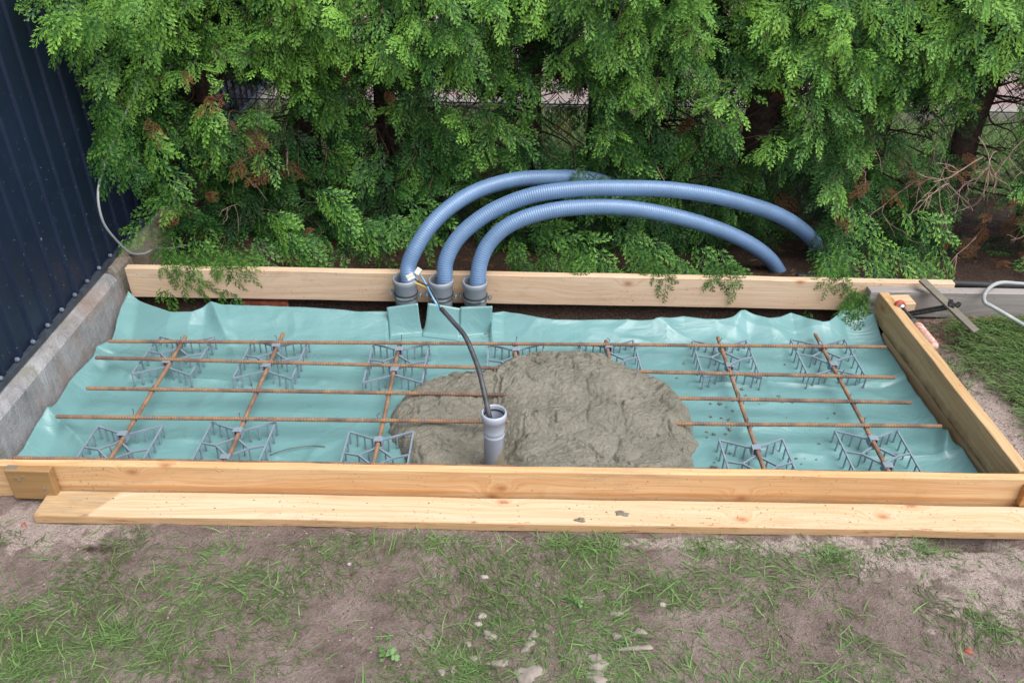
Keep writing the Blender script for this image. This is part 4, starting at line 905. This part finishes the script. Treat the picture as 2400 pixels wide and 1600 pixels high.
# bare dry twigs
def twig(a, d, L, r0, k, depth, B):
    a = np.array(a, float); P = [a]; d = np.array(d, float); d /= np.linalg.norm(d)
    for i in range(6):
        d = d+np.array([rr_.gauss(0, .22), rr_.gauss(0, .12), rr_.gauss(0, .2)-.03]); d /= np.linalg.norm(d); P.append(P[-1]+d*L/6)
    loc = np.array([*TXY[k], 0]); B.tube([p-loc for p in P], list(np.linspace(r0, r0*.45, 7)), 5)
    if depth:
        for i in range(rr_.randint(2, 4)): twig(P[rr_.randint(2, 5)], d+np.array([rr_.gauss(0, .8), rr_.gauss(0, .4), rr_.gauss(0, .7)]), L*rr_.uniform(.35, .65), r0*.6, k, depth-1, B)
for i in range(46):
    if i < 22: p = (rr_.uniform(1.35, 1.95), rr_.uniform(2.62, 2.85), rr_.uniform(.05, .55)); d = (rr_.uniform(-.9, .2), -.35, rr_.uniform(-.8, .2))
    else: p = (rr_.uniform(-1.25, 1.3), rr_.uniform(2.75, 2.85), rr_.uniform(.12, .6)); d = (rr_.uniform(-.8, .8), -.4, rr_.uniform(-.5, .3))
    if i >= 22 and -.4 < p[0] < 1.1: p = (p[0], p[1]+.05, p[2]+.25)
    k = nearest(p[0], 0); B_ = MB(); twig(p, d, rr_.uniform(.14, .30), rr_.uniform(.0016, .0034), k, 2 if i < 22 else 1, B_); B_.build('dry_twig', M_DRYTWIG, roots[k])
for i in range(150):
    k = rr_.randrange(len(TREES)); tx, ty = TXY[k]; p = (tx+rr_.gauss(0, .01), ty+rr_.uniform(-.02, .02), rr_.uniform(.18, .72)); d = (rr_.choice((-1, 1))*rr_.uniform(.5, 1), rr_.uniform(-.5, .3), rr_.uniform(-.3, .5)); twig(p, d, rr_.uniform(.16, .34), rr_.uniform(.0018, .0035), k, 2, twigs[k])
for k, t in enumerate(roots):
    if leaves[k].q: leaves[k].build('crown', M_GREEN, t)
    if dead[k].q: dead[k].build('dead_sprays', M_BROWN, t)
    if twigs[k].v: twigs[k].build('branches', M_TWIG, t)

# chain link fence behind the hedge
t = thing('chain_link_fence', 'dark chain link fence seen through the gaps behind the hedge', 'fence', (0, 3.42, 0))
M_LINK = plain('fence_wire', (.05, .06, .055), .5, .5, .3).m
b = MB(); st = .075
for i in range(-32, 36):
    for s_ in (1, -1):
        x0 = i*st; pts = [(x0, s_*.0015, .03), (x0+s_*.95, s_*.0015, .98)]; b.tube(pts, .0016, 4)
b.build('wire_mesh', M_LINK, t)
b = MB()
for z in (.36, .97): b.tube([(-2.2, .004, z), (2.6, .004, z)], .003, 6)
b.build('tension_wire', M_LINK, t)
for x in (-1.75, .30, 2.35): b = MB(); b.tube([(x, .03, -.05), (x, .03, 1.02)], .02, 10); b.build('post', M_LINK, t, smooth=True)

# ------------------------------------------------------------------ GRASS, LITTER
def blades(name, pts, length, width, flat, tint, flow, spread, hfun=ground_h, seg=3, label=None, mat=M_GRASS):
    n = len(pts); rg = RNG; x, y = pts[:, 0], pts[:, 1]
    a = flow+rg.normal(0, spread, n); L = length*rg.uniform(.45, 1.25, n); w_ = width*rg.uniform(.6, 1.3, n)
    el = flat*rg.uniform(.4, 1.5, n); V = []; base = hfun(x, y)-.001; T = []
    px, py, pz = x.copy(), y.copy(), base.copy(); roll = rg.normal(0, .5, n); turn = rg.normal(0, .16, n)
    for k in range(seg+1):
        u = k/seg; ww = w_*(1-u**1.8*.92)*.5
        nx_ = -np.sin(a)*np.cos(roll); ny_ = np.cos(a)*np.cos(roll); nz_ = np.sin(roll)
        V.append(np.stack([px+nx_*ww, py+ny_*ww, pz+nz_*ww], 1)); V.append(np.stack([px-nx_*ww, py-ny_*ww, pz-nz_*ww], 1)); T += [tint+.12*u]*2
        e = el*(1-1.15*u); px = px+np.cos(a)*np.cos(e)*L/seg; py = py+np.sin(a)*np.cos(e)*L/seg; pz = np.maximum(pz+np.sin(e)*L/seg, hfun(px, py)+.001); a = a+turn
    V = np.stack(V, 1); m_ = 2*(seg+1); T = np.stack(T, 1); F = []
    for k in range(seg): F.append(np.stack([np.arange(n)*m_+2*k, np.arange(n)*m_+2*k+1, np.arange(n)*m_+2*k+3, np.arange(n)*m_+2*k+2], 1))
    return V.reshape(-1, 3), np.concatenate(F), T.reshape(-1)
def merge(parts):
    off_ = 0; Vs, Fs, Ts = [], [], []
    for V, F, T in parts: Vs.append(V); Fs.append(F+off_); Ts.append(T); off_ += len(V)
    return np.concatenate(Vs), np.concatenate(Fs), np.concatenate(Ts)
def lawn_density(x, y):
    d = .03+sstep(.42, .58, fbm(x*5.5, y*7.5, 101, 4))*.62+sstep(.5, .66, fbm(x*15, y*20, 105, 3))*.35
    d = d+.75*bell(x, y, -.85, 1.04, .22, .14)+.5*bell(x, y, -.62, 1.16, .16, .08)+.55*bell(x, y, .05, 1.06, .35, .12)+.35*bell(x, y, .25, 1.25, .35, .07)+.40*bell(x, y, .62, 1.22, .12, .08)+.35*bell(x, y, .50, .98, .25, .08)+.75*bell(x, y, .16, 1.28, .12, .04)+.5*bell(x, y, .1, 1.16, .2, .05)+.6*bell(x, y, .75, 1.28, .10, .04)+.55*bell(x, y, .40, 1.30, .14, .02)+.4*bell(x, y, .95, 1.1, .12, .06)
    d = d-.9*bell(x, y, -.32, 1.10, .09, .12)-.9*bell(x, y, -1.0, 1.33, .12, .10)-.6*bell(x, y, -.22, 1.22, .1, .06)-.7*bell(x, y, -.52, 1.02, .12, .05)-.8*bell(x, y, .34, 1.28, .08, .05)-.45*bell(x, y, .55, 1.12, .22, .12)-.4*bell(x, y, 1.0, 1.25, .2, .05)
    return np.clip(d, 0, 1.2)
def scatter(x0, x1, y0, y1, n, dens):
    x = RNG.uniform(x0, x1, n); y = RNG.uniform(y0, y1, n); k = RNG.uniform(0, 1, n) < dens(x, y); return np.stack([x[k], y[k]], 1)
P1 = scatter(-1.55, 1.5, .78, 1.338, 46000, lawn_density)
fl = fbm(P1[:, 0]*3, P1[:, 1]*3, 111)*9+.3
tn = np.clip(.42+.6*(fbm(P1[:, 0]*6, P1[:, 1]*6, 120)-.35)+RNG.normal(0, .18, len(P1)), 0, .9)
parts = [blades('g', P1, .030, .0021, .30, tn, fl, .6)]
P2 = scatter(-1.55, 1.5, .78, 1.335, 6500, lambda x, y: .12+.5*lawn_density(x, y)); parts.append(blades('g', P2, .050, .0024, .42, np.clip(RNG.normal(.78, .18, len(P2)), 0, 1), RNG.uniform(0, 6.28, len(P2)), .4))
P3 = scatter(-1.55, 1.5, .78, 1.338, 14000, lambda x, y: .25+.5*lawn_density(x, y)); parts.append(blades('g', P3, .018, .0014, .15, np.clip(RNG.normal(.08, .10, len(P3)), 0, 1), RNG.uniform(0, 6.28, len(P3)), .4, seg=2))
for cx, cy, nb in [(-.08, .985, 120), (-.13, 1.0, 70), (-.68, 1.0, 70), (-.93, .96, 130), (-.80, 1.05, 110), (.10, 1.31, 110), (.20, 1.30, 120), (-.64, 1.27, 50), (-.35, 1.08, 0), (.62, .97, 60), (.98, 1.10, 60), (.71, 1.29, 110), (-.17, 1.30, 50), (.42, 1.31, 70), (.93, 1.315, 50), (.33, 1.19, 50), (-1.02, 1.08, 90)]:
    if nb: 
        P = np.stack([RNG.normal(cx, .022, nb), RNG.normal(cy, .014, nb)], 1); parts.append(blades('g', P, .044, .0020, .40, np.clip(RNG.normal(.62, .2, nb), 0, 1), RNG.uniform(0, 6.28, nb), .3, seg=4))
V, F, T = merge(parts); tag(npmesh('lawn_grass', V, F, M_GRASS, attrs={'tint': T}), 'thin trampled grass growing through bare soil in front of the frame', 'grass', kind='stuff')
def rdens(x, y):
    d = sstep(1.32, 1.42, x)*(.6+.8*fbm(x*7, y*7, 130))+.35*sstep(.5, .62, fbm(x*14, y*14, 133))+.55*bell(x, y, 1.30, 1.98, .05, .10)+.45*bell(x, y, 1.31, 1.50, .05, .2)-1.1*bell(x, y, 1.33, 1.78, .06, .16)
    return np.clip(d*(1-sstep(2.34, 2.46, y)), 0, 1)
P4 = scatter(1.25, 2.1, 1.3, 2.285, 30000, rdens)
V, F, T = merge([blades('g', P4, .062, .0023, .75, np.clip(.68+.5*(fbm(P4[:, 0]*6, P4[:, 1]*6, 140)-.4)+RNG.normal(0, .16, len(P4)), 0, 1), R(215)+RNG.normal(0, .5, len(P4)), .35, seg=4)])
tag(npmesh('side_grass', V, F, M_GRASS, attrs={'tint': T}), 'long green grass beside the right board', 'grass', kind='stuff')
P5 = scatter(-3.4, 3.6, 3.25, 4.28, 26000, lambda x, y: .9+0*x)
V, F, T = merge([blades('g', P5, .075, .0050, 1.1, np.clip(.62+RNG.normal(0, .2, len(P5)), 0, 1), RNG.uniform(0, 6.28, len(P5)), .3, seg=2)])
tag(npmesh('far_grass', V, F, M_GRASS, attrs={'tint': T}), 'bright green grass strip behind the hedge and chain link fence', 'grass', kind='stuff')
P6 = scatter(-1.3, 2.1, 2.37, 3.2, 9000, lambda x, y: .55+.5*(fbm(x*6, y*6, 150)-.3))
V, F, T = merge([blades('l', P6, .030, .0022, .12, np.clip(RNG.normal(.35, .25, len(P6)), 0, 1), RNG.uniform(0, 6.28, len(P6)), .4, seg=2), blades('l', scatter(1.2, 1.6, 2.15, 2.30, 900, lambda x, y: 1+0*x), .03, .002, .2, RNG.uniform(0, .8, 900), RNG.uniform(0, 6.28, 900), .4, seg=2)])
tag(npmesh('needle_litter', V, F, M_BROWN, attrs={'tint': T}), 'brown fallen needles and twigs on the soil under the hedge', 'litter', kind='stuff')

# ------------------------------------------------------------------ MORTAR SPLASHES, PEBBLES, WEEDS, CRUMBS
def splash(x, y, z, rx, ry, h, seed, label, grp, name='mortar_splash', mat=M_MORTAR, cat='mortar splash', rot=0):
    b = MB(); b.blob((0, 0, 0), rx, ry, h, seed, .45, 22, 9); o = b.build(name, mat, smooth=True); o.location = (x, y, z); o.rotation_euler = (0, 0, rot); return tag(o, label, cat, grp)
spots = [((2*0+1147, 1486), .013, .016, 'small mortar splash on the grass below the middle of the plank'), ((1250, 1487), .011, .016, 'upright oval mortar splash in the grass, right of the small one'), ((1238, 1513), .020, .010, 'slanting mortar splash just under the upright oval one'),
         ((1035, 1575), .011, .009, 'round mortar splash at the bottom edge, left of its twin'), ((1060, 1568), .012, .010, 'round mortar splash at the bottom edge, right of its twin'), ((1172, 1550), .030, .009, 'long flat mortar splash near the bottom edge'), ((1238, 1578), .030, .026, 'largest mortar splash at the bottom edge in the middle'),
         ((1400, 1548), .026, .020, 'broad mortar splash near the bottom edge, right of the middle'), ((1398, 1585), .028, .014, 'mortar splash cut off by the bottom edge'), ((1495, 1515), .034, .009, 'long slanting mortar splash with a pointed left end'), ((1445, 1438), .016, .008, 'small flat mortar splash above the long slanting one'),
         ((1500, 1478), .013, .010, 'mortar splash beside the little reddish stone'), ((1445, 1487), .014, .008, 'faint mortar splash left of the others on the bare soil'), ((1112, 1540), .014, .008, 'mortar splash left of the long flat one'), ((1098, 1508), .008, .008, 'tiny mortar splash at the left end of the group')]
for i, (p, rx, ry, lab) in enumerate(spots):
    q = on_z(*p, .038); z = float(ground_h(np.array(q[0]), np.array(q[1]))); splash(q[0], q[1], z+.001, rx*.85, ry*.85, .0045, i+30, lab, 'mortar splashes on the lawn', rot=random.Random(i).uniform(-.4, .7))
q = on_z(1457, 1203, .058); splash(q[0], q[1], .0578, .0150, .0085, .0045, 50, 'larger pointed mortar blob on the flat plank', 'mortar blobs on the plank', 'mortar_blob', M_CONC, 'mortar blob')
q = on_z(1360, 1218, .058); splash(q[0], q[1], .0578, .0105, .0080, .0040, 51, 'smaller round mortar blob on the flat plank', 'mortar blobs on the plank', 'mortar_blob', M_CONC, 'mortar blob')
M_PEB = plain('pebble_stone', (.30, .27, .24), .8, vs=80).m
pebs = [((1130, 1440), .010, 'crumbly pale stone in the grass left of the mortar splashes'), ((1120, 1458), .009, 'second crumbly pale stone just below the first'), ((1017, 1347), .005, 'tiny white round pebble in the middle of the soil'), ((1553, 1413), .009, 'whitish oval pebble on the bare soil'), ((818, 1318), .006, 'white pebble at the left of the middle grass'), ((2272, 1520), .009, 'reddish pebble in the soil at the right'), ((1135, 1348), .009, 'pale pinkish stone below the plank'), ((53, 1225), .006, 'orange pebble at the left beside the plank end')]
for i, (p, r_, lab) in enumerate(pebs):
    q = on_z(*p, .04); z = float(ground_h(np.array(q[0]), np.array(q[1]))); b = MB(); b.blob((0, 0, 0), r_, r_*.7, r_*.6, i+70, .25); o = b.build('pebble', M_PEB if 'reddish' not in lab and 'orange' not in lab else bpy.data.materials['brick_clay'], smooth=True); o.location = (q[0], q[1], z+.001); tag(o, lab, 'pebble', 'pebbles on the soil')
M_WEED = plain('weed_leaf', (.09, .18, .05), .5, .4, var=.3, vs=60).m
for (px, py, n_, lab) in [(905, 1530, 26, 'low weed with small pale green lobed leaves near the bottom edge'), (1352, 1418, 6, 'tiny yellow-green weed rosette in the soil')]:
    q = on_z(px, py, .04); rnd = random.Random(px); b = MB(); t = thing('small_weed', lab, 'plant', (q[0], q[1], float(ground_h(np.array(q[0]), np.array(q[1])))))
    for i in range(n_):
        a = rnd.uniform(0, 6.28); r_ = rnd.uniform(.004, .032 if n_ > 9 else .010); cx, cy, cz = r_*math.cos(a)*1.3, r_*math.sin(a), rnd.uniform(.006, .016); k = len(b.v); s_ = rnd.uniform(.0025, .0055); m_ = 9
        b.v.append((cx, cy, cz))
        for j in range(m_): th = 2*math.pi*j/m_; q_ = s_*(1+.25*math.cos(3*th)); b.v.append((cx+q_*math.cos(th), cy+q_*math.sin(th), cz+.3*s_*math.sin(th+a)))
        for j in range(m_): b.f.append((k, k+1+j, k+1+(j+1) % m_))
    b.build('leaves', M_WEED, t)
def clods(n, fn, smin, smax):
    P = fn(n); n = len(P); s_ = RNG.uniform(smin, smax, n)*RNG.uniform(.5, 1, n); z = ground_h(P[:, 0], P[:, 1])
    D = np.array([[1, 0, 0], [0, 1, 0], [-1, 0, 0], [0, -1, 0], [0, 0, .8], [0, 0, -.8]], float); V = D[None]*s_[:, None, None]*RNG.uniform(.6, 1.4, (n, 6, 1)); a = RNG.uniform(0, 6.28, n)
    X = V[..., 0]*np.cos(a)[:, None]-V[..., 1]*np.sin(a)[:, None]; Y = V[..., 0]*np.sin(a)[:, None]+V[..., 1]*np.cos(a)[:, None]
    V = np.stack([X+P[:, :1], Y+P[:, 1:], V[..., 2]*.7+z[:, None]+.0005], -1); F = np.array([[0, 1, 4], [1, 2, 4], [2, 3, 4], [3, 0, 4], [1, 0, 5], [2, 1, 5], [3, 2, 5], [0, 3, 5]])
    return V.reshape(-1, 3), (F[None]+np.arange(n)[:, None, None]*6).reshape(-1, 3)
V, F = clods(9000, lambda n: scatter(-1.5, 1.5, .78, 1.335, n, lambda x, y: .25+.75*sstep(.45, .6, fbm(x*9, y*9, 160))), .0010, .0042)
V2, F2 = clods(2600, lambda n: scatter(1.24, 1.5, 1.4, 2.3, n, lambda x, y: .8+0*x), .0010, .0038)
V = np.concatenate([V, V2]); F = np.concatenate([F, F2+len(V)-len(V2)])
m = Mt('clod_soil', .95, .15); oi = m.noise(m.coord(), 130, 1); m.color(m.ramp(oi, [(.3, (.05, .035, .03)), (.5, (.20, .15, .13)), (.7, (.36, .29, .25))]))
tag(npmesh('soil_crumbs', V, F, m.m), 'small crumbs and clods of earth on the bare soil', 'soil', kind='stuff')
b = MB(); rnd = random.Random(3)
for i in range(112):
    if i < 90:
        x, y = (rnd.gauss(.0, .25), rnd.gauss(2.14, .06)) if i < 45 else (rnd.gauss(.75, .22), rnd.uniform(1.6, 2.2))
        if y > 2.24 or y < 1.5 or x > 1.1: continue
        z = float(memb_h(np.array(x), np.array(y)))+.001+(.055*max(0, 1-(2.28-y)/.16)**1.25)
        if -.40 < x < -.10 and y > 2.13: continue
    else: x, y, z = rnd.uniform(-1.0, 1.2), rnd.uniform(1.36, 1.41), .0585
    s_ = rnd.uniform(.0012, .0042)*(1.5 if rnd.random() < .12 and i < 90 else (1 if i < 90 else .55)); b.blob((x, y, z+s_*.2), s_*rnd.uniform(.8, 1.6), s_, s_*.6, i, .3, 7, 5)
for i in range(22):
    x, y = rnd.uniform(.50, .60), rnd.uniform(1.56, 1.9); s_ = rnd.uniform(.0015, .006); b.blob((x, y, .004+float(memb_h(np.array(x), np.array(y)))), s_*1.3, s_, s_*.6, i, .3, 7, 5)
tag(b.build('mortar_crumbs', M_CONC), 'crumbs of mortar and soil scattered over the liner and plank', 'crumbs', kind='stuff')
b = MB(); P = [on_z(a, c, .006+.002*math.sin(i)) for i, (a, c) in enumerate([(636, 1064), (660, 1056), (690, 1049), (730, 1044), (762, 1046)])]; b.tube(bez(P, 6), .0011, 6); b.blob(P[0], .003, .003, .002, 1)
tag(b.build('loose_wire', M_WIRE), 'thin loose tie wire lying on the liner near the front left', 'wire')
